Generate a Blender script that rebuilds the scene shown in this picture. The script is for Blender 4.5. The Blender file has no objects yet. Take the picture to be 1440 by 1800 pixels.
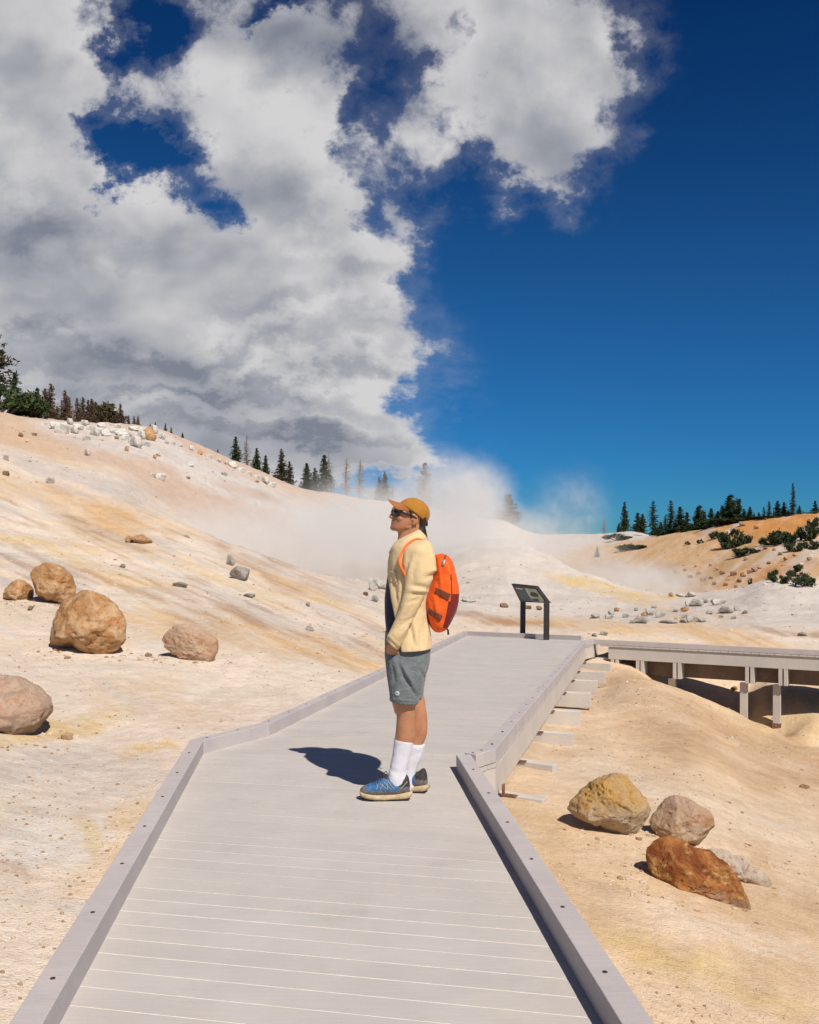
import bpy, bmesh, math, random
import numpy as np
from mathutils import Vector, Matrix

random.seed(7)
rs = np.random.RandomState(11)
S = bpy.context.scene
COL = S.collection
F = 1680.0; H = 1.55; CX = 720.0; HY = 953.0      # focal length in photo pixels, eye height, optical axis
R = math.radians

# ------------------------------------------------------------------ helpers
def P(px, py, y):
    "world point seen at photo pixel (px, py) at distance y along the view"
    return np.array(((px-CX)/F*y, y, H-(py-HY)/F*y))

def deck_z(y):
    return np.where(np.asarray(y) > 7, -0.04*(np.asarray(y)-7), 0.0)

def GD(px, py, dz=0.0):
    "world point on the walking surface (level up to 7 m, then falling 4 %) at a pixel"
    t = (py-HY)/F
    y = (H-dz)/t
    if y > 7:
        y = (H-dz-7*0.04)/(t-0.04)
    return np.array(((px-CX)/F*y, y, float(deck_z(y))+dz))

def hash3(ix, iy, iz, seed):
    n = (ix*374761393 + iy*668265263 + iz*2147483647 + seed*144665) & 0xffffffff
    n = ((n ^ (n >> 13))*1274126177) & 0xffffffff
    n = ((n ^ (n >> 16))*2246822519) & 0xffffffff
    return ((n ^ (n >> 15)) & 0xffff)/65535.0

def vnoise(p, seed=0):
    p = np.asarray(p, dtype=np.float64)
    i = np.floor(p).astype(np.int64); f = p-i
    f = f*f*f*(f*(f*6-15)+10)
    r = 0
    for dx in (0, 1):
        wx = f[:, 0] if dx else 1-f[:, 0]
        for dy in (0, 1):
            wy = f[:, 1] if dy else 1-f[:, 1]
            for dz in (0, 1):
                wz = f[:, 2] if dz else 1-f[:, 2]
                r = r + wx*wy*wz*hash3(i[:, 0]+dx, i[:, 1]+dy, i[:, 2]+dz, seed)
    return r*2-1

def fbm(p, octs=4, seed=0, gain=0.5):
    p = np.asarray(p, dtype=np.float64); a = 1; s = 0; t = 0
    for o in range(octs):
        s = s+a*vnoise(p*(2.03**o)+o*17.3, seed+o); t += a; a *= gain
    return s/t

def n2(x, y, s, octs=3, seed=0, gain=0.5):
    return fbm(np.stack([np.ravel(x)*s, np.ravel(y)*s, np.zeros(np.size(x))], 1), octs, seed, gain).reshape(np.shape(x))

def sstep(a, b, x):
    t = np.clip((x-a)/(b-a), 0, 1)
    return t*t*(3-2*t)

# ------------------------------------------------------------------ mesh builder
class MB:
    def __init__(s):
        s.v = []; s.f = []; s.m = []
    def add(s, v, f, m=0):
        b = len(s.v)
        s.v.extend([tuple(map(float, q)) for q in v])
        s.f.extend([tuple(i+b for i in q) for q in f]); s.m.extend([m]*len(f))
        return s
    def box(s, c, sx, sy, sz, rz=0, m=0):
        cs, sn = math.cos(rz), math.sin(rz); v = []
        for z in (-.5, .5):
            for x, y in ((-.5, -.5), (.5, -.5), (.5, .5), (-.5, .5)):
                X, Y = x*sx, y*sy
                v.append((c[0]+X*cs-Y*sn, c[1]+X*sn+Y*cs, c[2]+z*sz))
        return s.add(v, BOXF, m)
    def hexa(s, low, high, m=0):
        "a solid between two quads given in the same turning order"
        return s.add(list(low)+list(high), BOXF, m)
    def tube(s, pts, rad, n=8, m=0, cap=True):
        pts = [Vector(p) for p in pts]; rings = []
        for i, p in enumerate(pts):
            t = (pts[min(i+1, len(pts)-1)]-pts[max(i-1, 0)]).normalized()
            a = t.orthogonal().normalized() if i == 0 else (rings_a-t*rings_a.dot(t)).normalized()
            rings_a = a; b = t.cross(a)
            r = rad[i] if hasattr(rad, '__len__') else rad
            rings.append([p+(a*math.cos(k*2*math.pi/n)+b*math.sin(k*2*math.pi/n))*r for k in range(n)])
        v = [q for r in rings for q in r]; f = []
        for i in range(len(pts)-1):
            for k in range(n):
                f.append((i*n+k, i*n+(k+1) % n, (i+1)*n+(k+1) % n, (i+1)*n+k))
        if cap:
            f.append(tuple(range(n))[::-1]); f.append(tuple(range((len(pts)-1)*n, len(pts)*n)))
        return s.add(v, f, m)
    def ball(s, c, r, n=12, m=0, rot=None):
        r = r if hasattr(r, '__len__') else (r, r, r)
        v = []; f = []
        for i in range(n+1):
            th = math.pi*i/n
            for k in range(2*n):
                ph = math.pi*k/n
                q = Vector((r[0]*math.sin(th)*math.cos(ph), r[1]*math.sin(th)*math.sin(ph), r[2]*math.cos(th)))
                if rot is not None: q = rot @ q
                v.append((c[0]+q.x, c[1]+q.y, c[2]+q.z))
        for i in range(n):
            for k in range(2*n):
                f.append((i*2*n+k, (i+1)*2*n+k, (i+1)*2*n+(k+1) % (2*n), i*2*n+(k+1) % (2*n)))
        return s.add(v, f, m)
    def mesh(s, name, mats, smooth=True):
        me = bpy.data.meshes.new(name)
        me.from_pydata(s.v, [], s.f)
        for mt in (mats if isinstance(mats, (list, tuple)) else [mats]): me.materials.append(mt)
        if max(s.m, default=0) > 0: me.polygons.foreach_set('material_index', s.m)
        if smooth: me.polygons.foreach_set('use_smooth', [True]*len(s.f))
        me.validate(); me.update()
        return me
    def build(s, name, mats, parent=None, smooth=True, bevel=0):
        me = s.mesh(name, mats, smooth)
        bm = bmesh.new(); bm.from_mesh(me)
        bmesh.ops.remove_doubles(bm, verts=bm.verts, dist=1e-6)
        bmesh.ops.recalc_face_normals(bm, faces=bm.faces)
        bm.to_mesh(me); bm.free()
        return link(name, me, parent, bevel)

BOXF = [(3, 2, 1, 0), (4, 5, 6, 7), (0, 1, 5, 4), (1, 2, 6, 5), (2, 3, 7, 6), (3, 0, 4, 7)]

def link(name, me, parent=None, bevel=0):
    o = bpy.data.objects.new(name, me); COL.objects.link(o)
    if parent is not None: o.parent = parent
    if bevel:
        b = o.modifiers.new('bevel', 'BEVEL'); b.width = bevel; b.segments = 2; b.limit_method = 'ANGLE'
    return o

def tag(o, label=None, cat=None, group=None, kind=None):
    if label: o['label'] = label
    if cat: o['category'] = cat
    if group: o['group'] = group
    if kind: o['kind'] = kind
    return o

def empty(name, loc, rz=0):
    o = bpy.data.objects.new(name, None); COL.objects.link(o)
    o.location = loc; o.rotation_euler = (0, 0, rz); o.empty_display_size = .1
    return o

def ORD(n):
    return ['first', 'second', 'third', 'fourth', 'fifth', 'sixth', 'seventh', 'eighth', 'ninth', 'tenth', 'eleventh', 'twelfth',
            'thirteenth', 'fourteenth', 'fifteenth', 'sixteenth', 'seventeenth', 'eighteenth', 'nineteenth', 'twentieth',
            'twenty-first', 'twenty-second', 'twenty-third', 'twenty-fourth', 'twenty-fifth', 'twenty-sixth', 'twenty-seventh',
            'twenty-eighth', 'twenty-ninth', 'thirtieth', 'thirty-first', 'thirty-second', 'thirty-third', 'thirty-fourth',
            'thirty-fifth', 'thirty-sixth', 'thirty-seventh', 'thirty-eighth', 'thirty-ninth', 'fortieth', 'forty-first', 'forty-second', 'forty-third', 'forty-fourth', 'forty-fifth', 'forty-sixth', 'forty-seventh', 'forty-eighth'][n]

# ------------------------------------------------------------------ materials
class NT:
    "small helper round a node tree"
    def __init__(s, tree):
        s.t = tree; s.n = tree.nodes; s.l = tree.links
    def node(s, typ, **kw):
        n = s.n.new(typ)
        for k, v in kw.items(): setattr(n, k, v)
        return n
    def put(s, sock, v):
        if hasattr(v, 'is_output') or isinstance(v, bpy.types.NodeSocket): s.l.new(v, sock)
        else:
            if hasattr(sock.default_value, '__len__') and not hasattr(v, '__len__'): v = (v,)*len(sock.default_value)
            if hasattr(sock.default_value, '__len__') and len(sock.default_value) == 4 and len(v) == 3: v = (*v, 1)
            sock.default_value = v
    def math(s, op, a, b=None, c=None, clamp=False):
        n = s.node('ShaderNodeMath', operation=op, use_clamp=clamp)
        for i, q in enumerate((a, b, c)):
            if q is not None: s.put(n.inputs[i], q)
        return n.outputs[0]
    def vmath(s, op, a, b=None, out=0):
        n = s.node('ShaderNodeVectorMath', operation=op)
        s.put(n.inputs[0], a)
        if b is not None: s.put(n.inputs['Scale' if op == 'SCALE' else 1], b)
        return n.outputs[out]
    def noise(s, vec, scale, detail=4, rough=.55, dist=0, out='Fac', lac=2.0):
        n = s.node('ShaderNodeTexNoise')
        if vec is not None: s.l.new(vec, n.inputs['Vector'])
        n.inputs['Scale'].default_value = scale; n.inputs['Detail'].default_value = detail
        n.inputs['Roughness'].default_value = rough; n.inputs['Distortion'].default_value = dist
        n.inputs['Lacunarity'].default_value = lac
        return n.outputs[out]
    def rng(s, v, a, b, c=0., d=1., smooth=True):
        n = s.node('ShaderNodeMapRange', interpolation_type='SMOOTHSTEP' if smooth else 'LINEAR')
        s.put(n.inputs[0], v)
        for i, q in enumerate((a, b, c, d)): s.put(n.inputs[i+1], q)
        return n.outputs[0]
    def mix(s, f, a, b, blend='MIX'):
        n = s.node('ShaderNodeMix', data_type='RGBA', blend_type=blend)
        s.put(n.inputs[0], f); s.put(n.inputs[6], a); s.put(n.inputs[7], b)
        return n.outputs[2]
    def bump(s, h, strength, dist, normal=None):
        n = s.node('ShaderNodeBump')
        n.inputs['Strength'].default_value = strength; n.inputs['Distance'].default_value = dist
        s.l.new(h, n.inputs['Height'])
        if normal is not None: s.l.new(normal, n.inputs['Normal'])
        return n.outputs[0]

def new_mat(name):
    m = bpy.data.materials.new(name); m.use_nodes = True
    t = NT(m.node_tree); b = m.node_tree.nodes['Principled BSDF']
    return m, t, b

def mat(name, c1, c2=None, scale=8, rough=.8, bump=0, bscale=60, bdist=.005, c3=None, stretch=(1, 1, 1), metal=0, spec=.3, sheen=0, coord='Object', lo=.38, hi=.62, w3=(.55, .7)):
    m, t, b = new_mat(name)
    tc = t.node('ShaderNodeTexCoord').outputs[coord]
    mp = t.node('ShaderNodeMapping'); mp.inputs['Scale'].default_value = stretch
    t.l.new(tc, mp.inputs[0]); v = mp.outputs[0]
    if c2 is not None:
        c = t.mix(t.rng(t.noise(v, scale, 5, .6), lo, hi), c1, c2)
        if c3 is not None:
            c = t.mix(t.rng(t.noise(v, scale*2.3, 5, .6, out='Fac', dist=.4), *w3), c, c3)
        t.l.new(c, b.inputs['Base Color'])
    else: b.inputs['Base Color'].default_value = (*c1, 1)
    b.inputs['Roughness'].default_value = rough; b.inputs['Metallic'].default_value = metal
    b.inputs['Specular IOR Level'].default_value = spec
    if sheen: b.inputs['Sheen Weight'].default_value = sheen
    if bump:
        t.l.new(t.bump(t.noise(v, bscale, 6, .65), bump, bdist), b.inputs['Normal'])
    return m
# ------------------------------------------------------------------ boardwalk outline (world metres)
def ext(a, b, y):
    k = (y-a[1])/(b[1]-a[1]); return a+(b-a)*k
L0 = GD(105, 1800); L1 = GD(358, 1325); L2 = GD(473, 1294); L3 = GD(822, 1117.5)
B1 = GD(1022, 1126); K2 = GD(1051, 1131.5); K1 = GD(1030, 1136)
M1 = GD(872, 1341); M0 = GD(836, 1353); R1 = GD(802, 1352); R0 = GD(1060, 1800)
Ln = ext(L0, L1, .2); Rn = ext(R0, R1, .2)
DECK = [Ln, L1, L2, L3, B1, K2, K1, M1, M0, R1, Rn]
# footbridge, level, going on to the right
BZ = float(deck_z(18.8))
def GB(px, py, dz=0.0):
    y = (H-BZ-dz)*F/(py-HY); return np.array(((px-CX)/F*y, y, BZ+dz))
FB0 = GB(1057, 1133.5); FB1 = GB(1440, 1153)
fdir = (FB1-FB0)/np.linalg.norm((FB1-FB0)[:2]); fdir[2] = 0
fnor = np.array((-fdir[1], fdir[0], 0.0))          # away from the camera
FB1 = FB0+fdir*7.5

def poly_sd(x, y, poly):
    "signed distance to a polygon, negative inside"
    d = np.full(x.shape, 1e9); ins = np.zeros(x.shape, bool)
    n = len(poly)
    for i in range(n):
        ax, ay = poly[i][:2]; bx, by = poly[(i+1) % n][:2]
        ex, ey = bx-ax, by-ay
        t = np.clip(((x-ax)*ex+(y-ay)*ey)/(ex*ex+ey*ey), 0, 1)
        d = np.minimum(d, np.hypot(x-ax-t*ex, y-ay-t*ey))
        c = ((ay > y) != (by > y)) & (x < ex*(y-ay)/(ey if abs(ey) > 1e-9 else 1e-9)+ax)
        ins ^= c
    return np.where(ins, -d, d)

# ------------------------------------------------------------------ terrain: knots (distance, height as photo row or metres)
def Z(v): return ('z', v)
KN = {
 -500: [(.5, Z(.1)), (3, Z(.25)), (7, Z(.6)), (12, Z(1.1)), (20, Z(2.2)), (34, 800), (60, 700), (110, 640), (160, 700), (300, 760)],
 0:    [(.5, Z(-.02)), (3, Z(.02)), (6.7, Z(.12)), (10.5, Z(.3)), (14, 1062), (20, 975), (34, 862), (60, 790), (95, 748), (122, 735), (165, 800), (300, 860)],
 90:   [(.5, Z(-.02)), (3, Z(0)), (6.7, Z(.05)), (10.5, Z(.24)), (14, 1066), (20, 985), (34, 892), (60, 815), (95, 766), (126, 743), (170, 810), (300, 860)],
 200:  [(.5, Z(-.04)), (3, Z(-.02)), (6, Z(.0)), (10, Z(.17)), (14, 1078), (20, 1003), (30, 925), (44, 872), (70, 818), (105, 768), (132, 750), (175, 810), (300, 870)],
 270:  [(.5, Z(-.1)), (3, Z(-.06)), (6, Z(-.0)), (10, Z(.14)), (14, 1083), (20, 1013), (30, 928), (38, 897), (52, 905), (80, 830), (110, 776), (136, 758), (180, 830), (300, 880)],
 340:  [(.5, Z(-.1)), (5, Z(-.04)), (7, Z(.0)), (10, Z(.1)), (14, 1088), (20, 1024), (30, 945), (37, 926), (55, 950), (85, 855), (115, 796), (140, 783), (185, 850), (300, 890)],
 430:  [(.5, Z(-.1)), (5, Z(-.04)), (8, Z(.02)), (10, Z(.06)), (14, 1098), (20, 1040), (29, 980), (36, 962), (56, 992), (90, 890), (125, 830), (145, 819), (190, 870), (300, 900)],
 520:  [(.5, Z(-.1)), (6, Z(-.04)), (8.5, Z(.03)), (11, Z(.03)), (15, 1106), (20, 1056), (28, 1013), (35, 996), (56, 1025), (95, 935), (130, 872), (150, 856), (195, 890), (300, 910)],
 600:  [(.5, Z(-.1)), (8, Z(-.1)), (10.4, Z(-.06)), (13, 1158), (20, 1080), (28, 1038), (36, 1019), (56, 1040), (95, 955), (140, 885), (155, 870), (200, 900), (300, 920)],
 700:  [(.5, Z(-.1)), (11, Z(-.25)), (14, Z(-.2)), (17, 1127), (22, 1090), (30, 1055), (37, 1038), (56, 1035), (75, 985), (100, 950), (150, 895), (165, 885), (210, 915), (300, 930)],
 790:  [(.5, Z(-.1)), (14, Z(-.4)), (21.5, Z(-.5)), (25, 1094), (32, 1066), (41, 1048), (50, 1012), (62, 972), (74, 960), (100, 975), (150, 915), (170, 900), (215, 920), (300, 935)],
 880:  [(.5, Z(-.12)), (4, Z(-.17)), (7, Z(-.28)), (14, Z(-.6)), (21, Z(-.55)), (24, 1099), (32, 1073), (40, 1050), (50, 1000), (60, 957), (68, 949), (95, 985), (150, 950), (200, 915), (260, 925)],
 960:  [(.5, Z(-.13)), (4, Z(-.2)), (7, Z(-.30)), (12, Z(-.64)), (16, Z(-.85)), (20.5, Z(-.6)), (23, 1106), (30, 1084), (38, 1062), (47, 1025), (56, 988), (62, 975), (90, 1010), (150, 990), (210, 948), (260, 940), (330, 955)],
 1040: [(.5, Z(-.14)), (4, Z(-.24)), (7, Z(-.34)), (12, Z(-.66)), (16, Z(-.90)), (19.5, Z(-.7)), (22, 1110), (28, 1092), (36, 1072), (45, 1038), (53, 1014), (85, 1035), (140, 995), (200, 955), (255, 939), (320, 955)],
 1110: [(.5, Z(-.15)), (4, Z(-.28)), (7, Z(-.38)), (12, Z(-.68)), (16.5, 1188), (18.3, Z(-.85)), (20, Z(-.75)), (23, 1110), (28, 1094), (36, 1072), (46, 1043), (52, 1036), (80, 1046), (130, 1000), (185, 955), (235, 934), (300, 955)],
 1200: [(.5, Z(-.15)), (4, Z(-.33)), (7, Z(-.45)), (12, Z(-.72)), (15, Z(-.9)), (16.4, 1213), (17.6, Z(-1.6)), (18.9, Z(-1.6)), (19.7, Z(-1.38)), (20.4, Z(-1.05)), (21.6, Z(-.75)), (24.5, 1112), (29, 1092), (37, 1070), (47, 1052), (54, 1047), (78, 1055), (115, 1010), (160, 955), (190, 936), (250, 965)],
 1300: [(.5, Z(-.16)), (4, Z(-.4)), (7, Z(-.6)), (12, Z(-1.05)), (15, Z(-1.37)), (16.2, 1252), (17.4, Z(-2.0)), (18.8, Z(-1.95)), (19.6, Z(-1.5)), (20.3, Z(-1.1)), (21.4, Z(-.85)), (23.5, 1124), (29, 1094), (38, 1062), (46, 1040), (52, 1034), (76, 1055), (100, 1010), (140, 958), (176, 918), (240, 950)],
 1350: [(.5, Z(-.16)), (4, Z(-.43)), (7, Z(-.68)), (12, Z(-1.2)), (14.6, Z(-1.55)), (15.8, 1275), (17, Z(-2.0)), (18.3, 1230), (19.8, 1190), (22.5, 1133), (29, 1096), (38, 1052), (47, 1025), (52, 1026), (76, 1048), (100, 1000), (135, 950), (174, 912), (240, 945)],
 1440: [(.5, Z(-.18)), (4, Z(-.5)), (7, Z(-.8)), (11, Z(-1.25)), (13.5, Z(-1.6)), (14.6, 1313), (15.8, Z(-1.95)), (17, 1262), (18.6, 1215), (22, 1142), (29, 1098), (38, 1055), (46, 1034), (52, 1036), (76, 1040), (100, 985), (130, 940), (170, 904), (240, 945)],
 1950: [(.5, Z(-.3)), (4, Z(-.8)), (7, Z(-1.3)), (12, Z(-1.9)), (16, Z(-1.9)), (20, Z(-1.4)), (29, 1110), (46, 1060), (52, 1055), (76, 1030), (100, 960), (130, 900), (165, 850), (240, 900)],
}
def pchip(xk, yk, x):
    xk = np.asarray(xk, float); yk = np.asarray(yk, float)
    h = np.diff(xk); d = np.diff(yk)/h; m = np.zeros(len(xk))
    for i in range(1, len(xk)-1):
        if d[i-1]*d[i] > 0:
            w1 = 2*h[i]+h[i-1]; w2 = h[i]+2*h[i-1]
            m[i] = (w1+w2)/(w1/d[i-1]+w2/d[i])
    m[0] = d[0]; m[-1] = 0
    i = np.clip(np.searchsorted(xk, x)-1, 0, len(h)-1)
    t = (np.clip(x, xk[0], xk[-1])-xk[i])/h[i]
    return ((1+2*t)*(1-t)**2*yk[i]+t*(1-t)**2*h[i]*m[i]+t*t*(3-2*t)*yk[i+1]+t*t*(t-1)*h[i]*m[i+1])

ys = [.5]
while ys[-1] < 34: ys.append(ys[-1]*1.0068)
while ys[-1] < 700: ys.append(ys[-1]*1.014)
YS = np.array(ys)
PXS = np.concatenate([np.linspace(-900, -60, 110, endpoint=False), np.arange(-60, 1500, 2.6), np.linspace(1500, 2400, 110)])
kp = sorted(KN); prof = []
for c in kp:
    yk = []; zk = []
    for y, v in KN[c]:
        yk.append(math.log(y)); zk.append(v[1] if isinstance(v, tuple) else H-(v-HY)/F*y)
    prof.append(pchip(yk, zk, np.log(YS)))
prof = np.array(prof)                                   # columns x rows
GZ = np.empty((len(PXS), len(YS)))
for j in range(len(YS)):
    GZ[:, j] = pchip(kp, prof[:, j], PXS)
# soften along rows so that the knots do not show
ker = np.exp(-np.linspace(-2, 2, 17)**2); ker /= ker.sum()
pad = np.pad(GZ, ((8, 8), (0, 0)), 'edge')
GZ = sum(ker[k]*pad[k:k+len(PXS)] for k in range(17))
GX = (PXS[:, None]-CX)/F*YS[None, :]; GY = np.broadcast_to(YS[None, :], GX.shape).copy()
sd = poly_sd(GX, GY, DECK)
# relief: rills, lumps, grit (metres)
amp = sstep(3, 60, GY)
rough = n2(GX, GY, .25, 4, 3)*(.03+.28*amp) + n2(GX, GY, 1.3, 3, 9)*(.008+.07*amp) + n2(GX, GY, 5., 3, 21)*(.008+.012*sstep(2, 12, GY))
pxg = np.broadcast_to(PXS[:, None], GX.shape)
leftband = sstep(520, 150, pxg)*sstep(12, 20, GY)
rough += leftband*.12*n2(GX*.35+GY*.25, GY*.9-GX*.5, .8, 3, 31)
rill = sstep(1130, 1230, pxg)*sstep(80, 105, GY)
rough += rill*.5*np.abs(n2(GX*.3-GY*.04, GY*.03, 1.0, 3, 41))
near = sstep(.0, .35, sd)*.85+.15
GZ = GZ+rough*np.where(GY < 26, near, 1)
lim = deck_z(GY)+.012+(sd-.06)*2.5
lim = np.where(sd < -.15, deck_z(GY)-.42, lim)
left_side = pxg < 760
GZ = np.where(sd < .5, np.minimum(GZ, np.maximum(lim, deck_z(GY)-.42)), GZ)
# ground shelf in front of the sleepers stays under them
def hz(x, y):
    u = CX+F*x/y
    i = np.clip(np.searchsorted(PXS, u)-1, 0, len(PXS)-2); j = np.clip(np.searchsorted(YS, y)-1, 0, len(YS)-2)
    a = np.clip((u-PXS[i])/(PXS[i+1]-PXS[i]), 0, 1); b = np.clip((y-YS[j])/(YS[j+1]-YS[j]), 0, 1)
    return (GZ[i, j]*(1-a)+GZ[i+1, j]*a)*(1-b)+(GZ[i, j+1]*(1-a)+GZ[i+1, j+1]*a)*b
def ground_at(px, py, ymin=1.0):
    "first point of the terrain, going away from the eye, met at a photo pixel"
    yy = YS[YS >= ymin]; x = (px-CX)/F*yy; z = hz(x, yy); row = HY-(z-H)/yy*F
    k = np.argmax(row <= py)
    if row[k] > py: k = np.argmin(row)
    elif k > 0:
        t = (row[k-1]-py)/(row[k-1]-row[k]+1e-9); y = yy[k-1]+t*(yy[k]-yy[k-1])
        x = (px-CX)/F*y; return np.array((x, y, float(hz(np.array(x), np.array(y)))))
    return np.array((x[k], yy[k], z[k]))
def crest_y(px, ymin, ymax):
    yy = YS[(YS >= ymin) & (YS <= ymax)]; x = (px-CX)/F*yy; row = HY-(hz(x, yy)-H)/yy*F
    return yy[np.argmin(row)]

# ------------------------------------------------------------------ soil colours (mineral stains; albedo)
GROW = HY-(GZ-H)/GY*F
def lin(r, g, b, k=1.0):
    f = lambda c: ((c/255+.055)/1.055)**2.4 if c > 10 else c/255/12.92
    return np.array((f(r)*k, f(g)*k, f(b)*k))
wx = n2(pxg, GROW, 1/70., 4, 51); wy = n2(pxg, GROW, 1/70., 4, 57)
fine = n2(GX, GY, 2.2, 4, 61); fine2 = n2(GX, GY, .6, 4, 67)
u1 = pxg*.92+GROW*.39; v1 = GROW*.92-pxg*.39
streak = fbm(np.stack([np.ravel(u1)/160, np.ravel(v1)/13, np.zeros(u1.size)], 1), 4, 71).reshape(u1.shape)
streak2 = fbm(np.stack([np.ravel(u1)/60, np.ravel(v1)/5, np.zeros(u1.size)], 1), 3, 75).reshape(u1.shape)
K = .86
cream = lin(238, 220, 200, K); tan = lin(214, 180, 142, K); pink = lin(234, 212, 194, K); grey = lin(206, 194, 184, K)
white = lin(216, 206, 197, K); hpink = lin(208, 180, 158, K); yell = lin(226, 192, 126, K); orange = lin(222, 180, 126, K); brown = lin(176, 132, 96, K)
sand = lin(232, 203, 170, K); rust = lin(196, 134, 76, K); dun = lin(190, 152, 110, K)
C = np.empty(GX.shape+(3,)); C[:] = cream
def lay(c, w):
    global C
    w = np.clip(w, 0, 1)[..., None]; C = C*(1-w)+c*w
def patch(c, cx, cy, rx, ry, s=1.0, rot=0, y0=0, y1=1e9, edge=.55, warp=1.0):
    a = math.radians(rot); dx = pxg-cx+wx*40*warp; dy = GROW-cy+wy*22*warp
    X = (dx*math.cos(a)+dy*math.sin(a))/rx; Y = (-dx*math.sin(a)+dy*math.cos(a))/ry
    d = np.sqrt(X*X+Y*Y)
    lay(c, s*sstep(1+edge, 1-edge, d)*(.5+.5*sstep(-.3, .25, streak2+.4*fine))*((GY > y0) & (GY < y1)))
rightside = sstep(720, 820, pxg+30*wx)
lay(sand, rightside*sstep(24, 18, GY))
lay(tan, rightside*sstep(20, 16, GY)*sstep(-.15, .35, fine2+.5*wx)*.8)
# left near ground
peach = lin(236, 204, 164, K)
lay(peach, sstep(.02, .5, n2(GX, GY, .38, 4, 103)+.3*fine)*(.75-.35*rightside)*sstep(60, 20, GY))
lay(pink, sstep(0, .5, fine2)*.6*(1-rightside))
patch(yell, 105, 1275, 120, 22, .75, -12, 4, 9); patch(yell, 255, 1318, 40, 12, .85, 0, 4, 9)
patch(grey, 60, 1345, 170, 30, .7, -4, 3, 9); patch(grey, 150, 1400, 190, 34, .45, -14, 3, 9)
patch(lin(234, 226, 216, K), 60, 1480, 170, 40, .7, -6, 2, 7); patch(white, 130, 1590, 50, 16, .9, 0, 2, 7); patch(white, 290, 1372, 40, 7, .9, 0, 2, 7)
patch(yell, 150, 1465, 40, 24, .6, 60, 2, 7); patch(yell, 225, 1440, 35, 25, .6, 30, 2, 7); patch(brown, 18, 1530, 60, 14, .5, 6, 2, 7)
patch(orange, 230, 1215, 90, 26, .35, -5, 5, 12); patch(orange, 330, 1255, 70, 22, .3, 0, 5, 12)
patch(white, 205, 1215, 60, 12, .5, 35, 5, 14)
patch(lin(234, 226, 216, K), 80, 1110, 260, 26, .55, 4, 8, 16)
patch(orange, 500, 1130, 220, 26, .75, 11, 8, 24); patch(orange, 640, 1165, 90, 26, .6, 8, 8, 24)
patch(cream, 430, 1190, 120, 30, .6, 10, 7, 16)
# left slope: streaks of grey, yellow and brown running down to the right
sl = sstep(11.5, 15, GY)*sstep(60, 44, GY)*(1-sstep(700, 900, pxg))
lay(grey, sl*sstep(-.15, .35, streak)*.6); lay(brown, sl*sstep(.10, .5, streak2+.3*streak)*.38)
lay(yell, sl*sstep(.22, .46, -streak+.3*wx)*.22); lay(white, sl*sstep(.2, .5, -streak2)*.4)
patch(yell, 60, 960, 150, 10, .6, 17, 10, 60, .8, .5); patch(yell, 370, 1012, 150, 7, .5, 19, 10, 60, .8, .4); patch(yell, 540, 1050, 80, 5, .6, 14, 10, 60, .8, .4)
patch(orange, 90, 870, 200, 26, .55, 14, 10, 60); patch(orange, 215, 915, 60, 26, .8, 28, 10, 60); patch(rust, 235, 945, 26, 7, .6, 10, 10, 60)
patch(grey, 100, 820, 190, 16, .75, 18, 20, 90); patch(grey, 250, 872, 120, 22, .6, 20, 20, 90); patch(dun, 150, 920, 60, 12, .8, 20, 10, 50)
patch(brown, 470, 1000, 170, 12, .45, 22, 14, 60); patch(brown, 430, 1085, 60, 10, .5, 10, 10, 40); patch(dun, 220, 1030, 90, 8, .6, 22, 10, 50)
# left hill: pink flank, white crest
hill = sstep(55, 75, GY)*sstep(720, 560, pxg)
lay(hpink, hill*.9); lay(orange, hill*sstep(90, 30, pxg-1.2*(GROW-740))*.15)
patch(white, 300, 800, 240, 26, 1.0, 25, 60, 400, .4); patch(white, 170, 762, 110, 16, .9, 12, 60, 400, .4); patch(white, 420, 850, 160, 24, .9, 24, 60, 400)
patch(brown, 430, 862, 60, 8, .5, 20, 60, 400); patch(orange, 60, 790, 140, 20, .2, 14, 60, 400)
# middle: pale mound with a yellow foot, sand beyond the deck
mid = sstep(680, 780, pxg)*sstep(24, 30, GY)*sstep(84, 76, GY)
lay(white, mid*.75)
lay(grey, mid*sstep(0, .4, n2(pxg, GROW, 1/40., 3, 83))*.35)
patch(yell, 1075, 1040, 110, 11, .95, 15, 34, 80, .5, .3); patch(yell, 1150, 1049, 60, 5, .7, 4, 34, 80, .5, .3)
patch(orange, 1030, 1100, 190, 12, .75, 4, 21, 34, .5, .5); patch(orange, 1290, 1122, 110, 16, .8, 14, 21, 34, .5, .5); patch(brown, 905, 1092, 60, 7, .7, 4, 21, 34, .6, .5); patch(brown, 800, 1070, 90, 7, .6, 6, 24, 40)
patch(white, 960, 1108, 60, 4, .6, 4, 20, 30); patch(grey, 1180, 1070, 130, 18, .4, 0, 28, 46); patch(tan, 1250, 1080, 70, 10, .5, 0, 28, 46); patch(brown, 1400, 1118, 90, 7, .6, 10, 24, 36)
# right foreground
patch(brown, 1330, 1330, 190, 42, .4, 20, 4, 17); patch(dun, 1280, 1270, 150, 22, .55, 22, 6, 17); patch(cream, 1230, 1420, 260, 30, .5, 18, 3, 12)
patch(yell, 1190, 1690, 170, 26, .55, 20, 2, 6); patch(orange, 1000, 1450, 60, 20, .4, 20, 3, 9); patch(yell, 1330, 1750, 120, 16, .4, 10, 2, 6); patch(cream, 1290, 1640, 200, 26, .5, 16, 2, 6)
patch(yell, 1400, 1275, 70, 26, .5, 10, 15, 21)
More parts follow.
